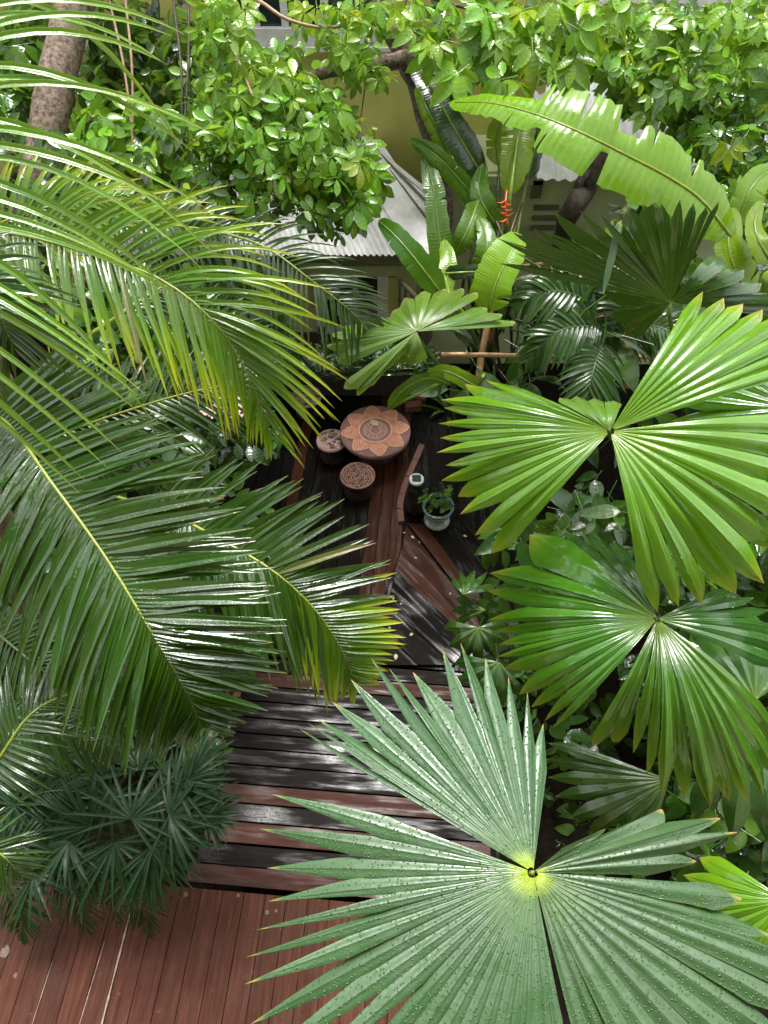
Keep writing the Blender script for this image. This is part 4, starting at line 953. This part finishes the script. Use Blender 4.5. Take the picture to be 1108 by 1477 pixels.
frond(pl3, 'frond', [(-120, 420, 2.9), (-60, 400, 2.8), (-10, 440, 2.8), (20, 500, 2.9)], 26, 0.42, 0.034, nrm=(0.2, -0.5, 0.85), angs=((60, 35), (65, 30)), grav=(0.5, 0.6), t0=0.1)

pl4 = thing('feather_palm', 'young feather palm with a curved yellow stalk beside the left deck', 'palm', P(-40, 1180, 4.5))
pl4.location.z = soil_z; WL[pl4.name].z = soil_z
frond(pl4, 'frond', [(-30, 1140, 3.6), (5, 1085, 3.5), (40, 1035, 3.5), (80, 1008, 3.6), (130, 995, 3.8)], 26, 0.36, 0.024, nrm=(0, -0.3, 0.95), angs=((60, 35), (60, 40)), grav=(0.3, 0.5), t0=0.08)
frond(pl4, 'frond', [(-60, 1210, 3.4), (-30, 1215, 3.3), (5, 1235, 3.3), (35, 1265, 3.4)], 18, 0.25, 0.022, nrm=(0, -0.3, 0.95), grav=(0.3, 0.4), t0=0.05)
frond(pl4, 'frond_dark', [(-20, 1010, 4.2), (40, 1040, 4.1), (110, 1060, 4.2), (170, 1085, 4.4)], 34, 0.34, 0.022, nrm=(0, -0.3, 0.95), grav=(0.2, 0.4), t0=0.05, rach_mat='petiole_dark')
frond(pl4, 'frond_dark', [(-20, 900, 4.3), (40, 950, 4.2), (100, 1000, 4.3), (130, 1050, 4.5)], 34, 0.4, 0.022, nrm=(0, -0.3, 0.95), grav=(0.2, 0.4), t0=0.05, rach_mat='petiole_dark')

# low dark palms at the lower left
pl5 = thing('dwarf_palm', 'dwarf feather palm with fine dark leaflets drooping over the red deck boards', 'palm', P(30, 1230, 5.2))
pl5.location.z = soil_z; WL[pl5.name].z = soil_z
for pts, L in (([(20, 1200, 4.9), (70, 1245, 4.8), (110, 1295, 4.85), (125, 1345, 5.0)], 0.30), ([(110, 1210, 4.95), (165, 1255, 4.85), (205, 1305, 4.9), (215, 1350, 5.1)], 0.28), ([(-20, 1230, 4.8), (15, 1275, 4.7), (30, 1320, 4.75), (30, 1355, 4.9)], 0.28), ([(40, 1230, 4.9), (90, 1230, 4.75), (150, 1270, 4.75), (170, 1330, 4.9)], 0.26), ([(0, 1180, 4.9), (40, 1150, 4.8), (90, 1140, 4.8), (140, 1150, 4.9)], 0.3), ([(-10, 1150, 4.9), (20, 1110, 4.8), (70, 1090, 4.8), (120, 1100, 4.9)], 0.3), ([(-40, 1290, 4.8), (-10, 1240, 4.7), (40, 1210, 4.7), (80, 1215, 4.8)], 0.3)):
    frond(pl5, 'rhapis', pts, 24, L, 0.017, nrm=(0, -0.25, 0.95), grav=(0.45, 0.45), t0=0.1, rach_mat='petiole_dark', r=(0.007, 0.002), angs=((60, 25), (60, 25)))
def rhapis(plant, u, v, d, rad_px, nf, a0, a1, seed):
    r_ = random.Random(seed); hub = P(u, v, d); n = Vector((r_.uniform(-.5, .5), -0.25+r_.uniform(-.45, .35), 1)).normalized()
    base = WL[plant.name]; mb = MB(); mb.tube([hub, lerp(hub, base, 0.5), base], 0.006, 5); lf = mb.build('leaf', 'petiole_dark', plant, pivot=hub)
    X = Vector((1, 0, 0)); X = (X - n*X.dot(n)).normalized(); Y = n.cross(X)
    for i in range(nf):
        a = rad(lerp(a0, a1, (i+.5)/nf) + r_.uniform(-5, 5)); dd = (X*math.cos(a) + Y*math.sin(a) + n*r_.uniform(-.05, .2)).normalized()
        leaflet_mesh(hub, dd, X, r_.uniform(0.2, 0.5), rad_px/F*d*r_.uniform(0.8, 1.1), 0.029*r_.uniform(.7, 1.3), n, ns=7, twist=r_.uniform(-.3, .3)).build('leaflet', 'rhapis', lf, pivot=hub, smooth=True)
pl6 = thing('lady_palm', 'lady palm with dark finger like leaves beside the step ends', 'palm', P(190, 1180, 5.6))
pl6.location.z = soil_z; WL[pl6.name].z = soil_z
for i, (u, v, d, r_, a0, a1) in enumerate(((165, 1215, 4.7, 100, -170, 20), (190, 1180, 4.6, 105, -60, 200), (245, 1175, 4.6, 95, -120, 120), (255, 1130, 4.7, 85, -60, 170), (130, 1190, 4.8, 95, 60, 260), (220, 1220, 4.65, 90, -150, 30), (200, 1110, 4.9, 90, 0, 200), (285, 1100, 4.9, 65, -90, 120), (90, 1160, 4.9, 90, 90, 270), (160, 1150, 4.9, 90, 0, 360), (230, 1150, 4.9, 80, 0, 360), (60, 1120, 5.0, 90, 0, 360), (120, 1240, 4.9, 80, 120, 330), (280, 1160, 4.8, 70, -80, 80), (100, 1215, 4.75, 75, 150, 330), (205, 1245, 4.7, 70, -140, -20), (240, 1200, 4.6, 70, -100, 40), (150, 1100, 4.85, 75, 20, 190), (270, 1125, 4.65, 70, -40, 110), (60, 1185, 4.8, 80, 90, 280), (20, 1160, 4.8, 80, 0, 360), (10, 1100, 4.9, 80, 0, 360), (90, 1080, 4.9, 80, 0, 360), (-10, 1230, 4.7, 80, 0, 360), (50, 1260, 4.75, 75, 160, 380), (300, 1180, 4.75, 55, -90, 60))):
    rhapis(pl6, u, v, d, r_, 15, a0, a1, i+11)
for k in range(5): branch(pl6, [(150+k*30, 1160+8*k, 4.95), ((WL[pl6.name]+Vector((0.1*k-0.2, 0.05*k, 0))),)], 0.012, 0.015, 'fibre', 'stem', 6)

# ================================================================== HELICONIA AND BANANA
hel = thing('heliconia', 'tall heliconia clump with paddle leaves and red flower before the shed', 'plant', PZ(700, 545, soil_z))
hb = WL[hel.name]
HL = [('heli_dark', [(700, 262, 6.2), (655, 185, 6.0), (625, 130, 6.0), (590, 82, 6.1)], (0.13, 0.12)), ('heli_lime', [(752, 160, 6.0), (748, 205, 5.95), (742, 245, 5.95), (735, 280, 6.0)], (0.13, 0.14)),  # first leaf: the dark of backlighting is put into its colour
      ('heli', [(638, 425, 5.7), (608, 385, 5.6), (575, 345, 5.6), (546, 318, 5.7)], (0.10, 0.10)), ('heli', [(705, 310, 6.2), (665, 262, 6.1), (630, 225, 6.0), (592, 200, 6.1)], (0.09, 0.08)),
      ('heli', [(642, 400, 6.1), (632, 330, 6.0), (625, 270, 6.0), (612, 222, 6.1)], (0.10, 0.10)), ('heli_lime', [(705, 450, 5.6), (715, 410, 5.5), (735, 368, 5.5), (752, 338, 5.6)], (0.18, 0.13)),
      ('heli_lime', [(650, 230, 6.4), (632, 190, 6.3), (615, 155, 6.3), (600, 125, 6.4)], (0.08, 0.08)), ('heli', [(690, 290, 6.0), (680, 318, 5.9), (668, 345, 5.9), (655, 368, 6.0)], (0.10, 0.09)),
      ('heli', [(720, 330, 6.1), (700, 300, 6.0), (690, 270, 6.0), (698, 235, 6.1)], (0.08, 0.10)), ('heli_lime', [(720, 240, 6.3), (716, 200, 6.3), (728, 165, 6.3), (740, 130, 6.4)], (0.09, 0.09)),
      ('heli_dark', [(640, 395, 5.8), (665, 393, 5.75), (690, 392, 5.8), (712, 396, 5.9)], (0.06, 0.05)), ('heli', [(690, 400, 5.9), (700, 370, 5.8), (702, 340, 5.8), (690, 312, 5.9)], (0.09, 0.09)),
      ('heli_lime', [(640, 470, 5.9), (640, 430, 5.8), (648, 380, 5.8), (640, 345, 5.9)], (0.09, 0.07)), ('heli_dark', [(760, 260, 6.3), (770, 220, 6.2), (778, 180, 6.2), (772, 150, 6.3)], (0.08, 0.08)),
      ('heli', [(560, 590, 5.8), (585, 560, 5.6), (620, 545, 5.5), (650, 555, 5.6)], (0.05, 0.05)), ('heli_lime', [(690, 560, 5.5), (665, 545, 5.4), (640, 535, 5.4), (615, 540, 5.5)], (0.06, 0.06))]
for m, pts, hw in HL:
    big_leaf(hel, m, pts, hw, (R.uniform(-.3, .3), -0.85, 0.45), cup=R.uniform(0.05, 0.22), tears=3, ns=36, rib_mat='petiole')
    branch(hel, [pts[0], (lerp(pts[0][0], 700, .5)+R.uniform(-12, 12), lerp(pts[0][1], 520, .5), pts[0][2]+0.15), ((hb + Vector((R.uniform(-.25, .25), R.uniform(-.2, .2), 0))),)], 0.012, 0.022, R.choice(['petiole_dark', 'stem_red', 'petiole']), 'stem', 6)
for k in range(7): branch(hel, [(690+R.uniform(-60, 90), R.uniform(240, 300), 6.2), (700+R.uniform(-40, 50), 420, 6.3), ((hb + Vector((R.uniform(-.3, .4), R.uniform(-.1, .3), 0))),)], 0.009, 0.02, R.choice(['petiole_dark', 'stem_red']), 'stem', 6)
fl = branch(hel, [(731, 275, 5.9), (729, 300, 5.88), (732, 325, 5.95)], 0.012, 0.012, 'flower_red', 'flower', 6)
for k in range(7):
    v = 290+k*4.5; sd = 1 if k % 2 else -1; p = P(729+R.uniform(-2, 2), v, 5.87); q = P(729+sd*(11+R.uniform(-5, 5)), v-5+R.uniform(-6, 8), 5.8)
    mb = MB(); mb.tube([p, lerp(p, q, .5)-Vector((0, 0, .01)), q], [0.011, 0.008, 0.002], 6); mb.build('bract', 'flower_red', fl, smooth=True)

ban = thing('banana_plant', 'banana plant with one large torn bright leaf arching under the creeper', 'plant', PZ(1100, 640, soil_z))
bb = WL[ban.name]
mb = MB(); mb.tube([bb, lerp(bb, P(1110, 400, 4.9), .5), P(1112, 400, 4.9)], [0.13, 0.11, 0.06], 10); mb.build('trunk', 'petiole', ban, smooth=True)
def bprof(t, sd):
    w = min(1, (t/0.1)**0.7)*max(0.0, 1-t**5)**0.5
    n_ = 0.10*noise.noise(Vector((t*23, sd*3.1, 0)))
    if sd > 0: return w*n_ + w*(0.75 if t < 0.18 else 0.95 if t < 0.40 else 0.55 if t < 0.47 else 1.2 if t < 0.72 else 0.5 if t < 0.80 else 0.42)
    return w*n_ + w*(0.8 if t < 0.30 else 1.0 if t < 0.46 else 0.18 if t < 0.50 else 0.95 if t < 0.66 else 0.4 if t < 0.70 else 0.6)
big_leaf(ban, 'banana', [(1062, 352, 4.65), (1015, 292, 4.45), (965, 256, 4.35), (900, 222, 4.3), (835, 190, 4.3), (770, 164, 4.4), (705, 148, 4.6), (648, 148, 4.85)], (0.20, 0.25), (0.05, -0.62, 0.78), cup=0.10, tears=13, jag=0.06, ns=90, rib_mat='petiole_yellow', rib=0.011, prof=bprof, droop=0.15)
big_leaf(ban, 'banana', [(1060, 330, 4.8), (1075, 290, 4.7), (1090, 262, 4.7), (1120, 240, 4.8)], (0.10, 0.12), (0.2, -0.7, 0.6), tears=2, ns=30)
big_leaf(ban, 'heli_lime', [(1085, 430, 4.7), (1060, 390, 4.6), (1050, 345, 4.6), (1062, 300, 4.7)], (0.10, 0.14), (0.1, -0.7, 0.6), tears=2, ns=30)
big_leaf(ban, 'heli', [(1000, 330, 5.2), (970, 290, 5.1), (950, 262, 5.1), (935, 240, 5.2)], (0.12, 0.12), (0.1, -0.7, 0.6), tears=2, ns=30)
big_leaf(ban, 'heli_lime', [(1115, 380, 4.5), (1095, 350, 4.45), (1088, 320, 4.5), (1100, 290, 4.6)], (0.07, 0.07), (0.1, -0.7, 0.6), ns=24)

# ================================================================== TREES, CREEPER AND SHRUBS
t1 = thing('glossy_tree', 'tree with glossy five part leaves hanging in front of the porch roof', 'tree', PY(600, 420, 6.9))
t1.location.z = soil_z; WL[t1.name].z = soil_z; tb1 = WL[t1.name]
branch(t1, [(tb1,), (640, 300, 7.6), (610, 150, 6.9), (590, 85, 6.4), (560, 30, 6.3), (540, -40, 6.3)], 0.12, 0.09, 'bark', 'trunk', 10, 0.015)
branch(t1, [(605, 80, 6.4), (550, 92, 6.2), (490, 98, 6.1), (440, 118, 6.0), (400, 150, 5.9)], 0.075, 0.03, 'bark', 'branch', 9, 0.01)
branch(t1, [(590, 85, 6.4), (585, 40, 6.5), (600, -20, 6.6)], 0.06, 0.05, 'bark', 'branch', 8, 0.01)
branch(t1, [(575, 70, 6.35), (548, 35, 6.2), (545, -20, 6.2)], 0.05, 0.04, 'bark', 'branch', 8, 0.01)
branch(t1, [(340, -10, 5.6), (375, 2, 5.5), (415, 28, 5.45), (470, 40, 5.5), (520, 30, 5.6)], 0.014, 0.012, 'twig', 'branch', 6)
branch(t1, [(320, 40, 5.5), (345, 90, 5.4), (365, 140, 5.35)], 0.012, 0.008, 'twig', 'branch', 6)
branch(t1, [(400, 150, 5.9), (450, 200, 5.7), (480, 260, 5.6), (510, 330, 5.7)], 0.03, 0.01, 'bark', 'branch', 6)
branch(t1, [(528, 115, 6.1), (522, 160, 6.0), (516, 205, 6.0)], 0.007, 0.004, 'bark_dark', 'branch', 5)
foliage(t1, [
    ([(290, 110), (330, 70), (400, 75), (470, 120), (515, 190), (550, 260), (545, 290), (500, 300), (470, 260), (420, 270), (370, 240), (300, 190)], 300, 5.3, 6.0, 'palm5b', 0.13, 0.20, ['tree_glossy', 'tree_glossy', 'tree_bright']),
    ([(290, 0), (370, 0), (345, 60), (320, 90), (285, 60)], 45, 5.3, 5.9, 'palm5b', 0.13, 0.18, ['tree_bright']),
    ([(415, 0), (600, 0), (560, 40), (530, 110), (480, 70), (430, 50)], 60, 5.4, 6.0, 'palm5b', 0.12, 0.18, ['tree_bright', 'tree_bright', 'tree_lime']),
    ([(380, 230), (540, 220), (552, 275), (520, 330), (470, 345), (420, 310)], 75, 5.5, 6.1, 'palm5b', 0.13, 0.19, ['tree_glossy', 'shrub']),
    ([(270, 60), (420, 60), (500, 150), (520, 230), (500, 300), (400, 290), (290, 240), (260, 160)], 170, 5.9, 6.4, 'palm5b', 0.13, 0.2, ['tree_glossy', 'tree_bright', 'tree_bright']),
    ([(275, 180), (380, 230), (400, 300), (330, 330), (270, 280)], 90, 5.6, 6.2, 'palm5b', 0.12, 0.19, ['tree_glossy', 'shrub', 'tree_bright']),
    ([(470, 80), (560, 95), (555, 125), (480, 120)], 16, 5.8, 6.1, 'palm5b', 0.12, 0.16, ['tree_bright', 'tree_lime']),
    ([(495, 5), (525, 5), (525, 22), (495, 22)], 3, 5.3, 5.4, 'palm3', 0.10, 0.12, ['yellow_leaf']),
    ([(505, 160), (535, 160), (540, 190), (510, 190)], 5, 5.7, 5.9, 'palm3', 0.10, 0.13, ['tree_lime'])], spread=0.55)
t2 = thing('creeper', 'leafy creeper with toothed five part leaves curtaining the top right', 'creeper', PY(900, 330, 6.3))
t2.location.z = soil_z; WL[t2.name].z = soil_z; tb2 = WL[t2.name]
branch(t2, [(tb2,), (940, 260, 6.6), (900, 120, 6.4), (850, 20, 6.2), (800, -60, 6.2)], 0.05, 0.03, 'bark_dark', 'trunk', 8, 0.01)
branch(t2, [(900, 120, 6.4), (800, 60, 6.1), (700, 20, 6.0), (600, -10, 5.9)], 0.025, 0.012, 'bark_dark', 'branch', 6, 0.01)
branch(t2, [(900, 120, 6.4), (990, 60, 6.1), (1080, 10, 6.0)], 0.025, 0.012, 'bark_dark', 'branch', 6, 0.01)
foliage(t2, [
    ([(580, 0), (900, 0), (890, 70), (800, 110), (760, 120), (700, 110), (640, 120), (600, 60)], 130, 5.3, 6.0, 'palm5', 0.17, 0.25, ['tree_bright', 'tree_bright', 'tree_glossy']),
    ([(880, 0), (1108, 0), (1108, 120), (1000, 130), (900, 110)], 170, 5.4, 6.4, 'palm5', 0.14, 0.21, ['tree_glossy', 'tree_bright']),
    ([(860, 90), (1108, 110), (1108, 300), (1040, 260), (960, 190), (900, 150)], 230, 5.5, 6.5, 'palm5', 0.12, 0.19, ['tree_glossy', 'shrub', 'tree_bright']),
    ([(600, 0), (1108, 0), (1108, 200), (960, 160), (880, 120), (700, 60)], 200, 6.4, 7.2, 'palm5', 0.16, 0.24, ['shrub', 'tree_glossy']),
    ([(1020, 220), (1120, 240), (1120, 420), (1060, 400)], 90, 5.7, 6.6, 'palm3', 0.13, 0.2, ['shrub', 'tree_glossy'])], spread=0.5)
grow_crown(t2, [((2.4, 5.6, 6.0), (1.3, 1.0, 0.6)), ((1.2, 4.6, 6.6), (0.7, 0.7, 0.4)), ((3.6, 4.8, 6.5), (1.2, 1.0, 0.7))], 130, 'palm5', 0.17, 0.26, ['tree_glossy', 'tree_bright'])
grow_crown(t1, [((-0.6, 5.7, 6.1), (1.3, 0.9, 0.6)), ((-0.2, 4.3, 6.7), (0.9, 0.7, 0.4)), ((-1.3, 4.7, 6.6), (0.7, 0.6, 0.4)), ((0.4, 3.5, 7.0), (0.6, 0.4, 0.3))], 150, 'palm5b', 0.17, 0.25, ['tree_glossy', 'tree_bright'])
branch(t1, [(540, -40, 6.3), (P(540, -130, 6.2),), (Vector((-0.3, 4.6, 6.5)),)], 0.08, 0.03, 'bark', 'branch', 8, 0.01)
t3 = thing('leaning_trunk', 'dark leaning tree trunk under the torn banana leaf', 'tree', PZ(800, 400, soil_z))
branch(t3, [(WL[t3.name],), (820, 315, 6.6), (845, 270, 6.3), (866, 215, 6.0), (885, 160, 5.9)], 0.10, 0.08, 'bark_dark', 'trunk', 10, 0.012)
branch(t3, [(822, 300, 6.4), (838, 262, 6.15), (850, 240, 6.1)], 0.045, 0.03, 'bark_dark', 'trunk', 8, 0.01)
foliage(t3, [([(860, 120), (920, 130), (910, 200), (870, 190)], 10, 5.9, 6.2, 'palm3', 0.12, 0.16, ['shrub'])])
t4 = thing('shade_tree', 'tree with rough brown trunk behind the arching palm leaflets', 'tree', PZ(20, 420, soil_z))
branch(t4, [(WL[t4.name],), (40, 330, 6.4), (66, 220, 6.0), (80, 120, 5.9), (98, 50, 5.9), (120, -30, 5.9), (150, -120, 6)], 0.16, 0.13, 'bark', 'trunk', 12, 0.012)
branch(t4, [(96, 50, 5.9), (70, -10, 5.8), (40, -70, 5.7)], 0.06, 0.05, 'bark', 'branch', 8, 0.01)
foliage(t4, [
    ([(0, 0), (70, 0), (60, 120), (0, 180)], 70, 6.2, 7.2, 'sprig', 0.16, 0.24, ['shrub', 'tree_bright']),
    ([(130, 0), (300, 0), (290, 130), (260, 220), (180, 200), (130, 120)], 130, 6.2, 7.4, 'sprig', 0.15, 0.25, ['shrub', 'shrub', 'tree_glossy', 'shrub_dark']),
    ([(100, 130), (300, 180), (320, 330), (120, 330), (60, 230)], 150, 5.6, 6.8, 'sprig', 0.15, 0.24, ['shrub', 'tree_glossy', 'tree_bright']),
    ([(0, 150), (80, 180), (60, 420), (0, 450)], 70, 5.8, 6.8, 'sprig', 0.16, 0.24, ['shrub', 'shrub_dark'])], spread=0.6)
grow_crown(t4, [((-3.2, 5.4, 6.1), (1.3, 1.0, 0.6)), ((-2.6, 4.2, 6.7), (0.9, 0.8, 0.5))], 90, 'sprig', 0.2, 0.3, ['shrub', 'tree_glossy'])
for k, (u0, u1) in enumerate(((250, 262), (180, 190), (272, 258), (150, 200))): branch(t4, [(u0, 0-10*k, 6.1), (lerp(u0, u1, .5)+6, 110, 6.05), (u1, 250+15*k, 6.2)], 0.012, 0.010, 'twig' if k % 2 else 'bark_dark', 'branch', 5)
foliage(t2, [([(1120, 0), (1450, 0), (1450, 480), (1120, 440)], 330, 5.4, 6.8, 'palm5', 0.16, 0.26, ['tree_glossy', 'shrub'])], nparts=0)
foliage(t4, [([(-330, 0), (-10, 0), (-10, 700), (-330, 900)], 300, 5.6, 6.8, 'sprig', 0.2, 0.3, ['shrub', 'shrub_dark'])], nparts=0)
s1 = thing('leafy_shrub', 'shrub with rounded glossy leaves below the yellow tipped frond', 'shrub', PZ(230, 560, soil_z))
foliage(s1, [
    ([(60, 380), (200, 370), (350, 400), (380, 520), (340, 600), (220, 600), (120, 540), (70, 470)], 230, 5.6, 6.5, 'heart', 0.11, 0.17, ['shrub', 'shrub', 'tree_glossy']),
    ([(60, 400), (380, 380), (420, 560), (330, 640), (120, 620)], 160, 6.4, 7.0, 'sprig', 0.16, 0.24, ['shrub_dark', 'shrub'])], spread=0.5)
for k in range(5): branch(s1, [(120+50*k, 470+10*k, 6.3), ((WL[s1.name]+Vector((0.1*k-.2, 0, 0))),)], 0.012, 0.02, 'bark_dark', 'stem', 6)
s2 = thing('leafy_shrub', 'dim shrub crowded under the long glossy frond beside the deck', 'shrub', PZ(180, 850, soil_z))
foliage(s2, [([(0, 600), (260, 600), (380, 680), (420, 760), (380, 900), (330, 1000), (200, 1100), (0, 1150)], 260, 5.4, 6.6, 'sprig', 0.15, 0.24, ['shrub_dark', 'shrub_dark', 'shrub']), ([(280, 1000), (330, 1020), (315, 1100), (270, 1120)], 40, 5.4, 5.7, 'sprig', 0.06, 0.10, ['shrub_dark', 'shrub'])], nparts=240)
s3 = thing('flowering_shrub', 'small shrub with pale pink blossoms left of the table', 'shrub', PZ(320, 640, soil_z))
foliage(s3, [([(255, 560), (380, 555), (400, 640), (300, 660)], 60, 5.7, 6.2, 'sprig', 0.12, 0.18, ['shrub_dark', 'shrub'])])
for k in range(26):
    u, v = R.gauss(322, 17), R.gauss(580, 16)
    if k < 6: u, v = R.gauss(300, 5), R.gauss(592, 5)
    elif k < 10: u, v = R.gauss(340, 6), R.gauss(592, 6)
    c = P(u, v, 5.55+R.uniform(-.08, .08)); mb = MB(); n = basis(Vector((R.gauss(0, .5), -.5, 1)), R.uniform(0, 6))
    for j in range(5): blade_into(mb, Matrix.Translation(c) @ (n @ Matrix.Rotation(j*1.2566, 3, 'Z')).to_4x4(), R.uniform(0.025, 0.04), 0.022, 0.15, -0.2, 'obovate', 3)
    mb.build('blossom', 'flower_pink', s3)
s4 = thing('leafy_shrub', 'broad leaved undergrowth between the bamboo rail and the fan palms', 'shrub', PZ(820, 560, soil_z))
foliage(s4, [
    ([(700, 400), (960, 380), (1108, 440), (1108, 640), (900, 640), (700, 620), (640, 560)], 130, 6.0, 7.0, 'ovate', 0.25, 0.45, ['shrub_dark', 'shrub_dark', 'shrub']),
    ([(740, 380), (900, 370), (900, 520), (760, 500)], 60, 5.7, 6.3, 'strap', 0.3, 0.5, ['shrub_dark', 'shrub', 'frond']),
    ([(880, 280), (1010, 300), (1000, 430), (880, 400)], 90, 5.9, 6.8, 'heart', 0.14, 0.22, ['shrub', 'tree_glossy', 'shrub_dark'])], spread=0.55)
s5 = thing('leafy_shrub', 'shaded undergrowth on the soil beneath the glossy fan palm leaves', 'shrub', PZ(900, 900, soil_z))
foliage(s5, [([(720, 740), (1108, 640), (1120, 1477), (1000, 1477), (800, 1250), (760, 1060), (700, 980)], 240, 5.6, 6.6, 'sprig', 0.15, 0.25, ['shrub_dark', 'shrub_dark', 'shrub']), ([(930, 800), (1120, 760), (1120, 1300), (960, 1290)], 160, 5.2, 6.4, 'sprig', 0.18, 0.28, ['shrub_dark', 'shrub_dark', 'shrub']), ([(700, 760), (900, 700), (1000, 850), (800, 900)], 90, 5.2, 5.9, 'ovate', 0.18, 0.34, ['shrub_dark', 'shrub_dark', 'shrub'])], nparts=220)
foliage(s5, [([(1130, 560), (1500, 500), (1600, 1477), (1130, 1477)], 420, 5.0, 6.4, 'sprig', 0.2, 0.32, ['shrub_dark', 'shrub_dark', 'shrub'])], nparts=0)
# understory feather palm behind the bamboo rail
pu = thing('feather_palm', 'shaded low feather palm behind the bamboo rail and heliconia', 'palm', PZ(830, 520, soil_z))
for pts in ([(880, 470, 6.0), (840, 430, 5.8), (790, 420, 5.7), (740, 440, 5.75)], [(880, 480, 6.0), (850, 470, 5.8), (800, 480, 5.7), (760, 520, 5.8)], [(890, 480, 6.0), (900, 440, 5.8), (890, 400, 5.8), (860, 370, 5.9)], [(890, 490, 6.0), (930, 470, 5.8), (970, 480, 5.7), (1000, 510, 5.8)], [(870, 490, 6.0), (860, 520, 5.7), (850, 560, 5.65), (850, 600, 5.75)]):
    frond(pu, R.choice(['frond', 'frond_dark', 'frond']), pts, 20, 0.36, 0.05, nrm=(0, -.6, .8), grav=(0.5, 0.5), rach_mat='petiole_dark', r=(0.008, 0.003))
# strap-leaved plants by the table and on the right of the deck
def strap_plant(u, v, n, L, w, mat, label, z=soil_z, gr=0.6):
    b = PZ(u, v, z); t = thing('strap_plant', label, 'plant', b)
    for k in range(n):
        a = R.uniform(0, 6.28); d0 = Vector((math.cos(a)*0.6, math.sin(a)*0.6, R.uniform(0.5, 1.3))).normalized()
        leaflet_mesh(b, d0, Vector((math.sin(a), -math.cos(a), 0)), gr*R.uniform(.6, 1.3), L*R.uniform(.7, 1.15), w, Vector((0, 0, 1)), ns=8).build('leaf', mat, t, pivot=b, smooth=True)
strap_plant(650, 600, 20, 0.75, 0.06, 'heli', 'arching strap leaved plant right of the round table', gr=0.5)
strap_plant(615, 560, 16, 0.7, 0.08, 'heli', 'broad strap leaved plant behind the round table')
strap_plant(700, 690, 18, 0.7, 0.05, 'frond_dark', 'dark strap leaved plant behind the glazed urn')
fs = thing('fern_bank', 'dark ferns hiding the foot of the porch wall behind the table', 'plant', PZ(530, 530, soil_z))
for k in range(13):
    u = 415+k*17+R.uniform(-8, 8); v = 545+R.uniform(-14, 10); dx = R.uniform(-40, 40)
    frond(fs, 'frond_dark' if k % 3 else 'frond', [(u, v, 6.5), (u+dx*.4, v-28, 6.3), (u+dx, v-42, 6.15), (u+dx*1.6, v-20, 6.05)], 12, 0.2, 0.03, nrm=(0, -.6, .8), rach_mat='petiole_dark', r=(0.005, 0.002), grav=(0.4, 0.4))
strap_plant(540, 560, 14, 0.5, 0.05, 'frond_dark', 'dim strap leaved tuft between house wall and table')
strap_plant(480, 520, 16, 0.6, 0.05, 'frond_dark', 'dim strap leaved tuft below the porch window')
vg = thing('variegated_plant', 'little variegated plant with mottled leaves at the brick edging', 'plant', PZ(318, 1050, -0.3))
for (u, v, s, a) in ((312, 1035, 0.13, 2.8), (330, 1045, 0.11, 3.6), (318, 1052, 0.09, 2.2), (300, 1055, 0.09, 1.5)):
    mb = MB(); blade_into(mb, Matrix.Translation(P(u, v, 5.6)) @ basis(Vector((0, -.4, 1)), a).to_4x4(), s, s*0.6, 0.1, 0.2, 'heart', 6); mb.build('leaf', 'variegated', vg, smooth=True)
# bamboo rail
rl = thing('bamboo_rail', 'pale bamboo pole rail on short posts behind the fan palms', 'rail', PZ(700, 560, soil_z))
branch(rl, [(637, 511, 6.0), (700, 512, 6.0), (775, 514, 6.02), (850, 516, 6.05), (940, 514, 6.1)], 0.022, 0.02, 'bamboo', 'pole', 8, 0.002)
branch(rl, [(690, 548, 6.15), (697, 500, 6.08), (716, 408, 5.9)], 0.03, 0.028, 'bamboo', 'post', 8, 0.002)
branch(rl, [(905, 560, 6.2), (903, 500, 6.12), (898, 465, 6.1)], 0.028, 0.026, 'bamboo', 'post', 8, 0.002)
branch(rl, [(750, 385, 6.6), (790, 380, 6.6), (820, 376, 6.6)], 0.025, 0.02, 'bamboo', 'pole', 8, 0.002)
print('objects', len(bpy.data.objects), 'tris', sum(len(o.data.polygons)*2 for o in bpy.data.objects if o.type == 'MESH'))
